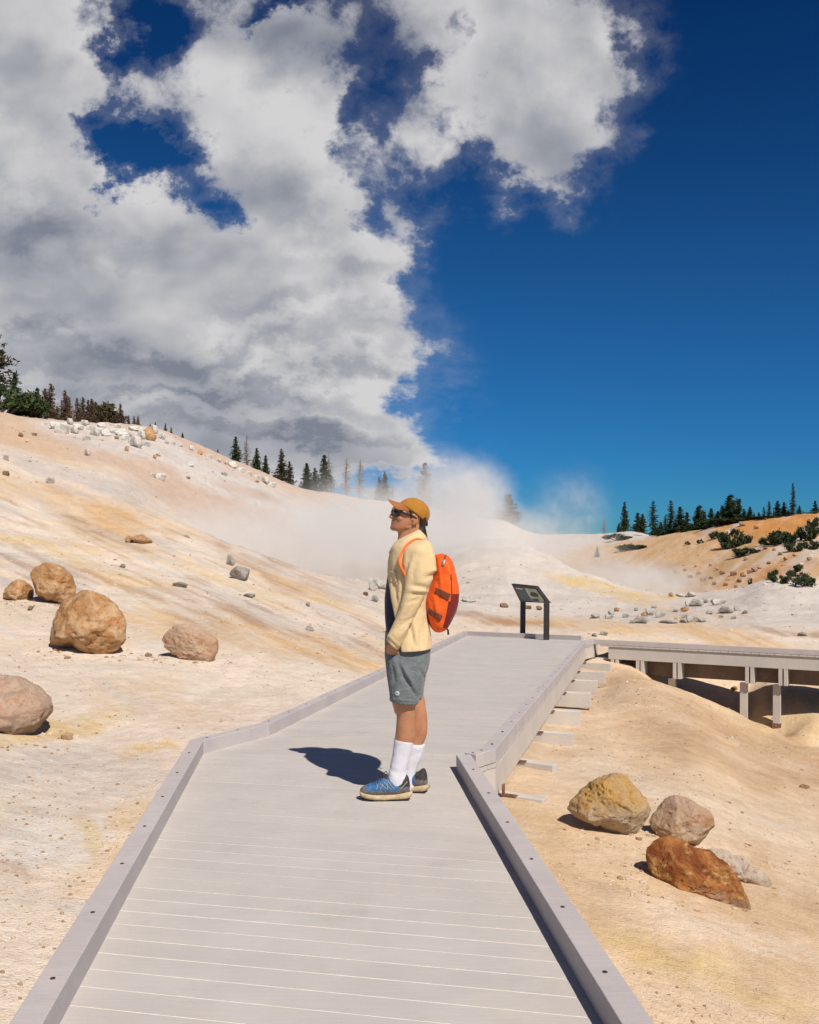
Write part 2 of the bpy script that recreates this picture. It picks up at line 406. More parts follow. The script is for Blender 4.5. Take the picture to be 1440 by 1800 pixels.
# right hill: orange crest over pale slide, stones at its foot
rh = sstep(84, 92, GY)*sstep(1000, 1180, pxg+2*(GY-150)*0)
lay(lin(212, 174, 130, K), sstep(84, 92, GY)*sstep(940, 1010, pxg)*.95)
lay(lin(214, 150, 84, K), rh*sstep(1190, 1300, pxg+wx*30)*sstep(968, 935, GROW-.12*(1440-pxg)*.3+wy*16))
rst = fbm(np.stack([np.ravel(pxg*.8+GROW*1.0)/14, np.ravel(GROW*.8-pxg*.5)/120, np.zeros(u1.size)], 1), 3, 91).reshape(u1.shape)
lay(white, rh*sstep(.05, .5, rst)*.7); lay(dun, rh*sstep(.1, .5, -rst)*.5)
patch(rust, 1320, 1015, 110, 14, .6, -12, 84, 300); patch(dun, 1200, 1010, 120, 16, .5, -8, 84, 300)
patch(lin(168, 154, 142, K), 1110, 1022, 110, 26, .8, 4, 80, 300)
farw = sstep(150, 170, GY)*sstep(900, 960, pxg)*sstep(1185, 1150, pxg)*sstep(6, -6, GROW-(966-(pxg-1000)*.13)+wy*10)
lay(white, farw*.95)
v = 1+.10*fine+.06*fine2
streak3 = fbm(np.stack([np.ravel(u1)/40, np.ravel(v1)/2.6, np.zeros(u1.size)], 1), 3, 95).reshape(u1.shape)
v = v+sl*.10*streak3+.05*n2(GX, GY, 7, 3, 97)
C = np.clip(C*v[..., None], 0.02, .85)

nc, nr = GX.shape
idx = np.arange(nc*nr).reshape(nc, nr)
faces = np.stack([idx[:-1, :-1], idx[1:, :-1], idx[1:, 1:], idx[:-1, 1:]], -1).reshape(-1, 4)
me = bpy.data.meshes.new('ground')
me.vertices.add(nc*nr); me.vertices.foreach_set('co', np.stack([GX, GY, GZ], -1).astype(np.float32).ravel())
me.loops.add(faces.size); me.loops.foreach_set('vertex_index', faces.astype(np.int32).ravel())
me.polygons.add(len(faces)); me.polygons.foreach_set('loop_start', np.arange(0, faces.size, 4, dtype=np.int32))
me.polygons.foreach_set('use_smooth', np.ones(len(faces), bool))
me.update(calc_edges=True)
at = me.color_attributes.new('soil', 'FLOAT_COLOR', 'POINT')
at.data.foreach_set('color', np.concatenate([C, np.ones(C.shape[:2]+(1,))], -1).astype(np.float32).ravel())

def soil_mat():
    m, t, b = new_mat('soil')
    g = t.node('ShaderNodeNewGeometry').outputs['Position']
    a = t.node('ShaderNodeVertexColor', layer_name='soil').outputs['Color']
    big = t.noise(g, 1.1, 6, .62); sm = t.noise(g, 9, 5, .7); grit = t.noise(g, 70, 3, .7)
    c = t.mix(t.rng(sm, .35, .7, 0, .22), a, (.50, .34, .20), 'MULTIPLY')
    mg = t.noise(g, 28, 4, .75)
    c = t.mix(t.rng(mg, .52, .74, 0, .26), c, (.40, .28, .18), 'MIX'); c = t.mix(t.rng(mg, .28, .44, .28, 0), c, (.78, .68, .56), 'MIX')
    c = t.mix(t.rng(grit, .58, .76, 0, .40), c, (.40, .27, .17), 'MIX')
    c = t.mix(t.rng(grit, .24, .36, .35, 0), c, (.74, .64, .50), 'MIX')
    vo = t.node('ShaderNodeTexVoronoi'); vo.inputs['Scale'].default_value = 26; t.l.new(g, vo.inputs['Vector'])
    spot = t.math('MULTIPLY', t.rng(vo.outputs['Distance'], .08, .16, 1, 0), t.rng(t.noise(g, 2.2, 3), .5, .62))
    c = t.mix(t.math('MULTIPLY', spot, .55), c, (.33, .21, .12))
    cs = t.node('ShaderNodeSeparateColor'); t.l.new(vo.outputs['Color'], cs.inputs[0])
    t.l.new(c, b.inputs['Base Color']); b.inputs['Roughness'].default_value = .95; b.inputs['Specular IOR Level'].default_value = .08
    n1 = t.bump(big, .35, .10); n2_ = t.bump(sm, .55, .035, n1); n3 = t.bump(grit, .8, .010, t.bump(mg, .6, .016, n2_))
    t.l.new(n3, b.inputs['Normal'])
    return m
SOIL = soil_mat(); me.materials.append(SOIL)
ground = link('ground', me); tag(ground, kind='structure', label='bare cream, yellow and white mineral ground rising into hills', cat='ground')
mb = MB()
mb.add([(-3000, -3000, -14), (3000, -3000, -14), (3000, 3000, -14), (-3000, 3000, -14)], [(0, 1, 2, 3)])
tag(mb.build('terrain', mat('far_soil', (.45, .36, .26), (.38, .3, .2), .01, .95)), kind='structure', label='low pale plain lying beyond the hills', cat='terrain')
mb = MB()   # ground under and behind the eye, joined to the sheet in front
mb.add([(-30, -40, -.45), (30, -40, -.45), (30, .6, -.45), (-30, .6, -.45)], [(0, 1, 2, 3)])
tag(mb.build('path_ground', mat('back_soil', (.6, .47, .33), (.5, .38, .25), 1, .95)), kind='structure', label='pale soil under the near end of the boardwalk', cat='ground')
# ------------------------------------------------------------------ boardwalk
def wood_mat(name, c1, c2, along, rough=.75, boards=None):
    m, t, b = new_mat(name)
    g = t.node('ShaderNodeNewGeometry').outputs['Position']
    mp = t.node('ShaderNodeMapping'); mp.inputs['Rotation'].default_value = (0, 0, along); mp.inputs['Scale'].default_value = (3, 45, 45)
    t.l.new(g, mp.inputs[0])
    grain = t.noise(mp.outputs[0], 1.6, 5, .65); blot = t.noise(g, 2.6, 5, .6); dust = t.noise(g, 160, 2, .6)
    c = t.mix(t.rng(blot, .35, .65), c1, c2)
    c = t.mix(t.rng(grain, .4, .75, 0, .13 if boards else .26), c, tuple(q*.62 for q in c1))
    c = t.mix(t.rng(dust, .45, .75, 0, .3), c, (.62, .54, .44))
    c = t.mix(t.rng(t.noise(g, .9, 6, .7), .54, .72, 0, .35), c, (.60, .50, .38))
    if boards:                                                      # every board its own tone
        q = t.node('ShaderNodeSeparateXYZ'); t.l.new(g, q.inputs[0])
        k = t.math('FLOOR', t.math('DIVIDE', t.math('ADD', q.outputs[1], t.math('MULTIPLY', q.outputs[0], boards[1])), boards[0]))
        wn = t.node('ShaderNodeTexWhiteNoise', noise_dimensions='1D'); t.l.new(k, wn.inputs['W'])
        c = t.mix(t.rng(wn.outputs['Value'], 0, 1, 0, .16, False), c, (.36, .32, .28)); c = t.mix(t.rng(t.noise(g, 5.5, 6, .75), .56, .74, 0, .30), c, (.64, .56, .46))
        c = t.mix(t.rng(t.noise(g, 1.7, 5, .7), .58, .7, 0, .22), c, (.33, .29, .26))
    t.l.new(c, b.inputs['Base Color']); b.inputs['Roughness'].default_value = rough; b.inputs['Specular IOR Level'].default_value = .25
    t.l.new(t.bump(grain, .35, .004, t.bump(dust, .3, .0015)), b.inputs['Normal'])
    return m
SK = math.atan2(1, -4.9)
PLK = wood_mat('plank_composite', (.50, .45, .41), (.535, .485, .44), -SK, boards=(.1347, 1/4.9))
CURB = wood_mat('curb_composite', (.455, .40, .385), (.505, .445, .425), R(-70))
FASC = wood_mat('fascia_composite', (.54, .48, .42), (.60, .52, .45), R(-75))
BRG = wood_mat('bridge_composite', (.50, .455, .41), (.55, .50, .45), R(27))
BOLT = mat('bolt_rust', (.05, .02, .015), (.09, .035, .02), 90, .7)
RUSTM = mat('bracket_rust', (.17, .065, .04), (.26, .12, .08), 30, .8, bump=.3)
FILL = mat('joint_sand', (.78, .70, .61), (.70, .62, .53), 14, .95, coord='Object')

walk = empty('boardwalk', (0, 4.5, 0))
tag(walk, 'pale grey plank boardwalk with low mauve kerb rails, bending to the right', 'boardwalk')
OFF = np.array((0, 4.5, 0))
def L(p): return tuple(np.asarray(p, float)-OFF)

def deck_sheet():
    bm = bmesh.new()
    vs = [bm.verts.new((p[0], p[1], 0)) for p in DECK]
    f = bm.faces.new(vs)
    bmesh.ops.triangulate(bm, faces=[f])
    def cut(co, no):
        bmesh.ops.bisect_plane(bm, geom=bm.verts[:]+bm.edges[:]+bm.faces[:], plane_co=co, plane_no=no, dist=1e-6)
    cut((0, 7, 0), (0, 1, 0))
    return bm, cut
nrm = Vector((1/4.9, 1, 0)).normalized()
SP = .1347; GAP = .0086
bm, cut = deck_sheet()
cs = [i*SP for i in range(int(.2/SP), int(24/SP))]
sn = 1/math.sqrt(1+1/4.9**2)
for c in cs:
    cut((0, c, 0), nrm); cut((0, c+GAP, 0), nrm)
kill = []
for f in bm.faces:
    m = f.calc_center_median(); c = m.y+m.x/4.9
    k = (c/SP) % 1
    if k < GAP/SP*1.001 and c > .2: kill.append(f)
bmesh.ops.delete(bm, geom=kill, context='FACES')
r = bmesh.ops.extrude_face_region(bm, geom=bm.faces[:])
for v in [q for q in r['geom'] if isinstance(q, bmesh.types.BMVert)]: v.co.z = -.03
for v in bm.verts: 
    v.co.z += float(deck_z(v.co.y)); v.co.y -= 4.5
# slight level differences from plank to plank
for v in bm.verts:
    c = v.co.y+4.5+v.co.x/4.9; k = math.floor((c-GAP*.5)/SP)
    v.co.z += (math.sin(k*12.9898)*43758.5453 % 1-.5)*.0016
bmesh.ops.recalc_face_normals(bm, faces=bm.faces)
me = bpy.data.meshes.new('deck'); bm.to_mesh(me); bm.free(); me.materials.append(PLK)
link('deck', me, walk)
bm, cut = deck_sheet()
for v in bm.verts: v.co.z = float(deck_z(v.co.y))-.0022; v.co.y -= 4.5
me = bpy.data.meshes.new('joint_filling'); bm.to_mesh(me); bm.free(); me.materials.append(FILL)
link('joint_filling', me, walk)

def line_off(pts, d):
    "polyline moved sideways (to its left for d > 0), mitred"
    out = []; n = len(pts)
    for i in range(n):
        t0 = None; t1 = None
        if i > 0: t0 = (pts[i]-pts[i-1])[:2]; t0 = t0/np.linalg.norm(t0)
        if i < n-1: t1 = (pts[i+1]-pts[i])[:2]; t1 = t1/np.linalg.norm(t1)
        if t0 is None: t0 = t1
        if t1 is None: t1 = t0
        na = np.array((-t0[1], t0[0])); nb = np.array((-t1[1], t1[0])); m = na+nb; m = m/np.linalg.norm(m)
        k = d/max(.3, m.dot(na)); out.append(np.array((pts[i][0]+m[0]*k, pts[i][1]+m[1]*k, pts[i][2])))
    return out

def rail(pts, w, z0, z1, name, mats, parent, step=.56, gap=.0025, bolts=True, org=OFF, zf=True):
    "mitred beams along a polyline; one mesh a length, with its bolt heads"
    q = line_off(pts, w)
    for i in range(len(pts)-1):
        a0, a1, b0, b1 = pts[i].copy(), pts[i+1].copy(), q[i].copy(), q[i+1].copy()
        t = (a1-a0)/np.linalg.norm(a1-a0)
        a0 = a0+t*gap; b0 = b0+t*gap; a1 = a1-t*gap; b1 = b1-t*gap
        zz = lambda p, z: (p[0]-org[0], p[1]-org[1], p[2]+z-org[2])
        mb = MB(); Lg = float(np.linalg.norm(a1-a0)); ns = max(1, int(Lg/1.0))
        prev = None
        for k in range(ns):
            s0, s1 = k/ns, (k+1)/ns
            A0, A1, B0, B1 = a0+(a1-a0)*s0, a0+(a1-a0)*s1, b0+(b1-b0)*s0, b0+(b1-b0)*s1
            if zf:
                for p in (A0, A1, B0, B1): p[2] = float(deck_z(p[1]))
            v = [zz(A0, z0), zz(A1, z0), zz(B1, z0), zz(B0, z0), zz(A0, z1), zz(A1, z1), zz(B1, z1), zz(B0, z1)]
            fc = [BOXF[0], BOXF[1], BOXF[2], BOXF[4]]
            if k == ns-1: fc = fc+[BOXF[3]]
            if k == 0: fc = fc+[BOXF[5]]
            mb.add(v, fc)
        if bolts:
            n = max(2, int(round(Lg/step)))
            for k in range(n):
                s = (k+.25)/n if Lg > 1 else (k+.3)/(n+.2)
                c = (a0+(a1-a0)*s+b0+(b1-b0)*s)/2
                if zf: c[2] = float(deck_z(c[1]))
                c = np.array(zz(c, z1+.003)); r = .0105
                ring = [(c[0]+r*math.cos(h*.785), c[1]+r*math.sin(h*.785), c[2]) for h in range(8)]
                low = [(x, y, z-.006) for x, y, z in ring]
                mb.add(ring+low, [tuple(range(8))]+[(h, (h+1) % 8, 8+(h+1) % 8, 8+h)[::-1] for h in range(8)], 1)
        o = mb.build(name, mats, parent, smooth=False, bevel=.006)
ch = .1
rail([Ln, L1, L2, L3, B1], .1, -.03, ch, 'kerb_rail', [CURB, BOLT], walk)
rail([Rn, R1], -.1, -.03, ch, 'kerb_rail', [CURB, BOLT], walk)
inr = line_off([M0+np.array((.0, .015, 0)), M1, K1, K2], .1)
rail(line_off([M0+np.array((.005, .012, 0)), M1, K1, K2], 0), .1, .004, ch, 'kerb_rail', [CURB, BOLT], walk)
# fascia under the kerb on the falling side, with rusty brackets
fpts = [M0, M1, K1, K2]
rail(line_off(fpts, .004), .04, -.255, -.034, 'fascia_board', [FASC, BOLT], walk, bolts=False)
rail([Rn, R1+np.array((.05, -.05, 0))], -.06, -.3, -.035, 'fascia_board', [FASC, BOLT], walk, bolts=False)
rail([Ln, L1, L2, L3, B1], .06, -.3, -.035, 'fascia_board', [FASC, BOLT], walk, bolts=False)
# sleepers sticking out from under the walk
sl = [(883, 1396, 954, 1406), (904, 1336, 972, 1344), (936, 1285.5, 1007, 1289), (959, 1248.5, 1021, 1250), (982, 1216.5, 1039, 1218),
      (998, 1195, 1050, 1196.5), (1009, 1179.5, 1064, 1181), (1020.5, 1164, 1073, 1166), (1037, 1156, 1085, 1156.5)]
SLP = wood_mat('sleeper_wood', (.52, .47, .42), (.58, .52, .45), 0)
for i, (x0, y0, x1, y1) in enumerate(sl):
    a = GD(x0, y0, -.26); b = GD(x1, y1, -.26); b[2] = a[2]
    t = (b-a)/np.linalg.norm(b-a); n = np.array((-t[1], t[0], 0)); a = a-t*.35
    w = .1; d = np.array((0, 0, .2)); mb = MB()
    lo = [L(a-d), L(b-d), L(b+n*w-d), L(a+n*w-d)]; hi = [L(a), L(b), L(b+n*w), L(a+n*w)]
    mb.hexa(lo, hi)
    mb.build('sleeper', SLP, walk, smooth=False, bevel=.006)
    # rusty angle bracket where the sleeper meets the board
    c = a+t*.37
    br = MB()
    br.box(L(c+np.array((.035, -.02, .004))), .11, .03, .006, math.atan2(t[1], t[0]))
    br.box(L(c+np.array((-.012, -.02, .04))), .012, .03, .08, math.atan2(t[1], t[0]))
    br.build('bracket', RUSTM, walk, smooth=False)

# ------------------------------------------------------------------ footbridge going off to the right
br = empty('footbridge', tuple(FB0)); BO = FB0.copy()
tag(br, 'grey wooden footbridge on square posts, leading off beyond the bend of the boardwalk', 'footbridge')
W = 1.6
def BP(s, n, z):  # along, away, up (local)
    p = fdir*s+fnor*n; return (p[0], p[1], z-.05*n)   # falls a little to the far side
def bbox(mb, s0, s1, n0, n1, z0, z1, m=0, tilt=0):
    lo = [BP(s0, n0, z0), BP(s1, n0, z0), BP(s1, n1, z0), BP(s0, n1, z0)]; hi = [BP(s0, n0, z1), BP(s1, n0, z1), BP(s1, n1, z1), BP(s0, n1, z1)]
    return mb.hexa(lo, hi, m)
LEN = 7.5
mb = MB(); s = -.02; k = 0
while s < LEN:
    bbox(mb, s, s+.128, -.01, W, -.03, 0); s += .135
mb.build('deck', BRG, br, smooth=False)
mb = MB(); bbox(mb, -.16, LEN, .0, .1, .004, .1)
for i in range(13):
    c = BP(.3+i*.57, .05, .103); ring = [(c[0]+.011*math.cos(h*.785), c[1]+.011*math.sin(h*.785), c[2]) for h in range(8)]
    mb.add(ring+[(x, y, z-.006) for x, y, z in ring], [tuple(range(8))]+[(h, (h+1) % 8, 8+(h+1) % 8, 8+h)[::-1] for h in range(8)], 1)
mb.build('kerb_rail', [CURB, BOLT], br, smooth=False, bevel=.006)
mb = MB(); bbox(mb, .14, LEN-3.55, .012, .052, -.27, -.034); mb.build('fascia_board', BRG, br, smooth=False, bevel=.004)
mb = MB(); bbox(mb, LEN-3.545, LEN, .014, .052, -.27, -.034); mb.build('fascia_board', BRG, br, smooth=False, bevel=.004)
mb = MB(); bbox(mb, .1, LEN, W-.06, W-.02, -.27, -.034); mb.build('fascia_board', BRG, br, smooth=False)
JST = wood_mat('joist_brown_shade', (.13, .085, .06), (.18, .12, .085), R(27))  # brown timber, its colour darkened to stand in for shade under the deck
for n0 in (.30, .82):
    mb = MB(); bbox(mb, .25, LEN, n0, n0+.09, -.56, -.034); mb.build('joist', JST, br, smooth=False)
# twin cross beams; px of each pair on the photo
def s_at(px):
    return min(np.linspace(0, LEN, 1500), key=lambda s: abs(CX+F*(FB0+fdir*s)[0]/(FB0+fdir*s)[1]-px))
WOODP = wood_mat('post_wood', (.50, .45, .40), (.55, .49, .43), R(90))
for px, post in ((1081, 0), (1125.5, 0), (1191, 1), (1318.5, 1), (1377.5, 1)):
    s = s_at(px); w = .033
    for ds in (-.055, .035):
        for n0, n1 in ((.004, .296), (.394, .816), (.914, W-.07)):
            mb = MB(); bbox(mb, s+ds-w, s+ds+w, n0, n1, -.575, -.274); mb.build('cross_beam', WOODP, br, smooth=False, bevel=.004)
    if post:
        s -= .13
        for n0 in (.1,):
            p = FB0+fdir*s+fnor*(n0+.07); g = float(hz(np.array(p[0]), np.array(p[1])))-BZ
            mb = MB(); bbox(mb, s-.064, s+.064, n0, n0+.128, min(g-.15, -.8), -.577); mb.build('post', WOODP, br, smooth=False, bevel=.005)
            mb = MB(); bbox(mb, s-.075, s+.075, n0-.005, n0+.145, g-.06, g+.06); mb.build('post_shoe', RUSTM, br, smooth=False)
mb = MB(); bbox(mb, LEN-2.0, LEN-1.0, .06, .6, -.62, -.3); mb.build('footing_beam', WOODP, br, smooth=False)

# ------------------------------------------------------------------ information sign behind the far kerb
SG = mat('sign_steel', (.035, .028, .026), (.05, .04, .036), 14, .45, bump=.1, metal=.2)
def panel_mat():
    m, t, b = new_mat('sign_panel')
    uv = t.node('ShaderNodeTexCoord').outputs['UV']
    sp = t.node('ShaderNodeSeparateXYZ'); t.l.new(uv, sp.inputs[0]); x, y = sp.outputs[0], sp.outputs[1]
    def box(x0, x1, y0, y1):
        a = t.math('MULTIPLY', t.math('GREATER_THAN', x, x0), t.math('LESS_THAN', x, x1))
        return t.math('MULTIPLY', a, t.math('MULTIPLY', t.math('GREATER_THAN', y, y0), t.math('LESS_THAN', y, y1)))
    n = t.noise(uv, 9, 4)
    c = t.mix(t.rng(n, .4, .6), (.025, .05, .065), (.04, .085, .10))
    c = t.mix(box(-1, 2, .86, 2), c, (.012, .014, .022))
    lines = t.math('MULTIPLY', box(.06, .44, .14, .72), t.math('GREATER_THAN', t.math('SINE', t.math('MULTIPLY', y, 62)), .15))
    lines = t.math('MULTIPLY', lines, t.rng(t.noise(uv, 38, 2), .42, .5, .2, .75))
    c = t.mix(lines, c, (.13, .22, .24))
    c = t.mix(box(.5, .985, .0, .86), c, t.mix(t.rng(t.noise(uv, 6, 5), .4, .6), (.30, .38, .20), (.46, .48, .32)))
    c = t.mix(t.math('MULTIPLY', box(.5, .62, .24, .86), t.rng(t.noise(uv, 12, 3), .35, .5)), c, (.55, .58, .55))
    d = t.vmath('DISTANCE', uv, (.75, .48, 0), 1)
    c = t.mix(t.rng(t.math('ADD', d, t.math('MULTIPLY', t.noise(uv, 9, 4), .22)), .24, .30, 1, 0), c, (.015, .03, .045))
    c = t.mix(box(.5, .78, .02, .2), c, (.03, .06, .10))
    c = t.mix(box(.46, .54, .06, .2), c, t.mix(t.rng(t.noise(uv, 40, 1), .45, .5), (.5, .48, .42), (.05, .05, .06)))
    t.l.new(c, b.inputs['Base Color']); b.inputs['Roughness'].default_value = .3
    return m
b0 = GD(917, 1113, .1); b1 = GD(958.5, 1117, .1)
b0 = b0+np.array((.03, .08, 0)); b1 = b1+np.array((.03, .08, 0))
gz0 = float(hz(np.array(b0[0]), np.array(b0[1]))); gz1 = float(hz(np.array(b1[0]), np.array(b1[1])))
sg = empty('information_sign', (b0[0], b0[1], min(gz0, gz1))); so = np.array((b0[0], b0[1], min(gz0, gz1)))
tag(sg, 'low slanted information sign on two dark square posts behind the far kerb', 'sign')
tl, tr, brr, bl = P(899, 1026, b0[1]+.27), P(941.5, 1030.5, b1[1]+.27), P(963.5, 1060, b1[1]-.02), P(915, 1058, b0[1]-.02)
nn = np.cross(tr-tl, bl-tl); nn = nn/np.linalg.norm(nn)
if nn[1] > 0: nn = -nn
def quad_in(k): 
    c = (tl+tr+brr+bl)/4; return [c+(q-c)*k for q in (tl, tr, brr, bl)]
for bb, top, nm in ((b0, bl, 'post'), (b1, brr, 'post')):
    mb = MB(); w = .056; x, y = bb[0], bb[1]; tx, ty, tz = top-nn*.04
    g = float(hz(np.array(x), np.array(y)))-.2
    if nm: x0 = x; 
    lo = [(x-w-so[0], y-w-so[1], g-so[2]), (x+w-so[0], y-w-so[1], g-so[2]), (x+w-so[0], y+w-so[1], g-so[2]), (x-w-so[0], y+w-so[1], g-so[2])]
    xs = x+.012
    hi = [(xs-w-so[0], y-w-so[1], tz-.0-so[2]), (xs+w-so[0], y-w-so[1], tz-.0-so[2]), (xs+w-so[0], y+w-so[1], tz+.05-so[2]), (xs-w-so[0], y+w-so[1], tz+.05-so[2])]
    mb.hexa(lo, hi); mb.build(nm, SG, sg, smooth=False, bevel=.006)
mb = MB(); q = [tl, tr, brr, bl]; lo = [tuple(p-nn*.075-so) for p in q]; hi = [tuple(p+nn*.004-so) for p in q]
mb.hexa(lo, hi); mb.build('frame', SG, sg, smooth=False, bevel=.005)
me = bpy.data.meshes.new('panel'); q = quad_in(.9); me.from_pydata([tuple(p+nn*.0065-so) for p in q], [], [(3, 2, 1, 0)])
uvl = me.uv_layers.new(); 
for li, uv in enumerate(((0, 0), (1, 0), (1, 1), (0, 1))): uvl.data[li].uv = uv
me.materials.append(panel_mat()); pn = link('panel', me, sg)
pn['label'] = 'dark teal panel with a map and lines of text'
# title line on the panel: small unreadable pale marks
mb = MB(); e1 = (tr-tl)*.9; e2 = (bl-tl)*.9; o = q[0]+nn*.008
xx = .08
for wd in (.05, .03, .06, .04, .05, .035, .05):
    a = o+e1*xx+e2*.17-so; mb.add([tuple(a), tuple(a+e1*wd*.8), tuple(a+e1*wd*.8+e2*.08), tuple(a+e2*.08)], [(3, 2, 1, 0)]); xx += wd
tt = mb.build('title_lettering', mat('sign_white', (.75, .75, .72), rough=.5), pn, smooth=False)
# ------------------------------------------------------------------ rocks
def ico(sub):
    bm = bmesh.new(); bmesh.ops.create_icosphere(bm, subdivisions=sub, radius=1)
    v = np.array([q.co[:] for q in bm.verts]); f = [tuple(x.index for x in p.verts) for p in bm.faces]; bm.free()
    return v, f
ICO5 = ico(6); ICO3 = ico(4)
def rock_mat(name, c1, c2, c3, scale=5, bscale=22, bump=.9, bd=.03, top=None, low=None, w3=(.52, .62)):
    m, t, b = new_mat(name)
    v = t.node('ShaderNodeTexCoord').outputs['Object']
    a = t.noise(v, scale, 6, .62, .6); a2 = t.noise(v, scale*2.6, 6, .7); a3 = t.noise(v, scale*12, 4, .7)
    c = t.mix(t.rng(a, .4, .6), c1, c2); c = t.mix(t.rng(a2, *w3), c, c3)
    s = t.node('ShaderNodeSeparateXYZ'); t.l.new(v, s.inputs[0])
    if top: c = t.mix(t.math('MULTIPLY', t.rng(t.math('ADD', s.outputs[2], t.math('MULTIPLY', t.math('SUBTRACT', a2, .5), .3)), top[1], top[2]), .85), c, top[0])
    if low: c = t.mix(t.math('MULTIPLY', t.rng(t.math('ADD', s.outputs[2], t.math('MULTIPLY', t.math('SUBTRACT', a2, .5), .5)), low[1], low[2], 1, 0), .85), c, low[0])
    c = t.mix(t.rng(a3, .55, .75, 0, .5), c, tuple(q*.35 for q in c1))
    c = t.mix(t.rng(a3, .25, .4, .35, 0), c, tuple(min(.8, q*1.5) for q in c2))
    t.l.new(c, b.inputs['Base Color']); b.inputs['Roughness'].default_value = .9; b.inputs['Specular IOR Level'].default_value = .15
    n1 = t.bump(t.noise(v, bscale*.3, 8, .7, .3), bump, bd*1.6); n2 = t.bump(t.noise(v, bscale*2.2, 6, .75), bump, bd*.35, n1)
    t.l.new(n2, b.inputs['Normal'])
    return m
TANR = rock_mat('rock_tan', (.38, .20, .085), (.56, .36, .20), (.48, .22, .08), 3.2, w3=(.5, .62))
PINKR = rock_mat('rock_pink', (.44, .28, .17), (.50, .34, .22), (.40, .20, .09), 3.5, top=((.50, .33, .25), .02, .2))
REDR = rock_mat('rock_pale_red', (.52, .37, .26), (.50, .32, .22), (.44, .25, .16), 3, low=((.30, .23, .17), -.18, .14))  # grey-brown low colour paints shade onto the lower flank
OCHR = rock_mat('rock_ochre', (.50, .285, .09), (.50, .33, .16), (.28, .12, .04), 4.5, low=((.48, .37, .26), -.10, .07), w3=(.58, .7))
RUSR = rock_mat('rock_rust', (.22, .065, .02), (.44, .18, .055), (.64, .40, .15), 4.2, low=((.42, .33, .24), -.17, -.03), w3=(.50, .72))
PALR = rock_mat('rock_pale', (.56, .45, .34), (.50, .38, .28), (.42, .26, .18), 6)
WHTR = rock_mat('rock_white', (.70, .66, .60), (.60, .54, .46), (.52, .38, .20), 1.6, 5, .8, .12, w3=(.6, .7))
GRYR = rock_mat('rock_grey', (.36, .32, .28), (.46, .41, .36), (.30, .22, .16), 3, 8, .8, .06)
BRNR = rock_mat('rock_brown', (.34, .20, .10), (.42, .28, .16), (.24, .13, .07), 2, 6, .8, .1)

def shaped_rock(name, poly, m, depth, label, ground_px=None, seed=0, cuts=7, rough=.07, yshift=.3, group=None, cat='boulder', y=None, ex=.75, pits=.0):
    poly = np.array(poly, float)
    c0 = (poly.min(0)+poly.max(0))/2
    base = ground_px or (c0[0], poly[:, 1].max()-2)
    g = ground_at(*base)
    yc = (g[1] if y is None else y)+depth*yshift
    ctr = P(c0[0], c0[1], yc)
    w = (poly-c0)*np.array((1, -1))/F*yc
    ang = np.arctan2(w[:, 1], w[:, 0]); rad = np.hypot(w[:, 0], w[:, 1])
    o = np.argsort(ang); ang, rad = ang[o], rad[o]
    A = np.concatenate([ang-2*math.pi, ang, ang+2*math.pi]); Rr = np.tile(rad, 3)
    gr = np.linspace(-math.pi, math.pi, 361); rr = np.interp(gr, A, Rr)
    k = np.exp(-np.linspace(-1.6, 1.6, 9)**2); k /= k.sum()
    rr = np.convolve(np.concatenate([rr[-5:-1], rr, rr[1:5]]), k, 'valid')
    v, f = ICO5; v = v.copy()
    rng = np.random.RandomState(seed)
    for i in range(cuts+6):                                       # broken faces, kept off the outline
        n = rng.normal(size=3); n[1] = -abs(n[1])-.75; n /= np.linalg.norm(n)
        d = rng.uniform(.50, .80); e = v@n-d; v -= np.where(e > 0, e*.95, 0)[:, None]*n
    ph = np.arctan2(v[:, 2], v[:, 0]); c = np.hypot(v[:, 0], v[:, 2])
    q = np.interp(ph, gr, rr)
    lump = fbm(v*1.7+seed, 3, seed)
    out = np.stack([c**ex*q*np.cos(ph), v[:, 1]*depth/2*(1+.25*lump), c**ex*q*np.sin(ph)], 1)
    s = float(np.mean(rr))
    nn = out/np.linalg.norm(out, axis=1)[:, None]
    h = fbm(out/s*1.8+seed*3, 4, seed+5, .5)*rough*.55*s-np.abs(fbm(out/s*np.array((1.9, 1.9, 3.4))+seed, 3, seed+8))*.12*s+fbm(out/s*9+seed, 3, seed+18)*.022*s
    if pits: h -= pits*s*sstep(.25, .5, fbm(out/s*9, 3, seed+31))
    out = out+nn*h[:, None]
    mb = MB().add(out, f)
    ob = mb.build(name, m); ob.location = ctr
    tag(ob, label, cat, group); BOUL.append((g[0], g[1], float(rad.max())))
    return ob
BOUL = []
z8 = lambda pts: [(x/3.4286, 960+y/3.4286) for x, y in pts]
z7 = lambda pts: [(960+x/3, 1320+y/3) for x, y in pts]
shaped_rock('boulder', z8([(285, 600), (295, 430), (340, 330), (410, 290), (540, 272), (640, 305), (705, 370), (752, 480), (745, 560), (690, 640), (640, 668), (560, 665), (470, 655), (410, 618), (300, 612)]), TANR, .8,
            'largest tan brown boulder, standing left of the boardwalk on pale soil', seed=3, cuts=9, rough=.13, pits=.05)
shaped_rock('boulder', z8([(185, 310), (175, 210), (225, 118), (300, 102), (390, 138), (438, 215), (446, 285), (410, 350), (320, 358), (240, 332)]), TANR, .7,
            'cracked pinkish brown boulder half hidden behind the largest tan boulder', ground_px=(70, 1062), seed=8, rough=.12, cuts=9)
shaped_rock('boulder', z8([(6, 300), (40, 245), (90, 203), (150, 213), (188, 250), (188, 322), (150, 338), (60, 338), (15, 322)]), TANR, .5,
            'small knobbly tan rock, at the far left beside the cracked boulder', seed=12, rough=.17, pits=.06)
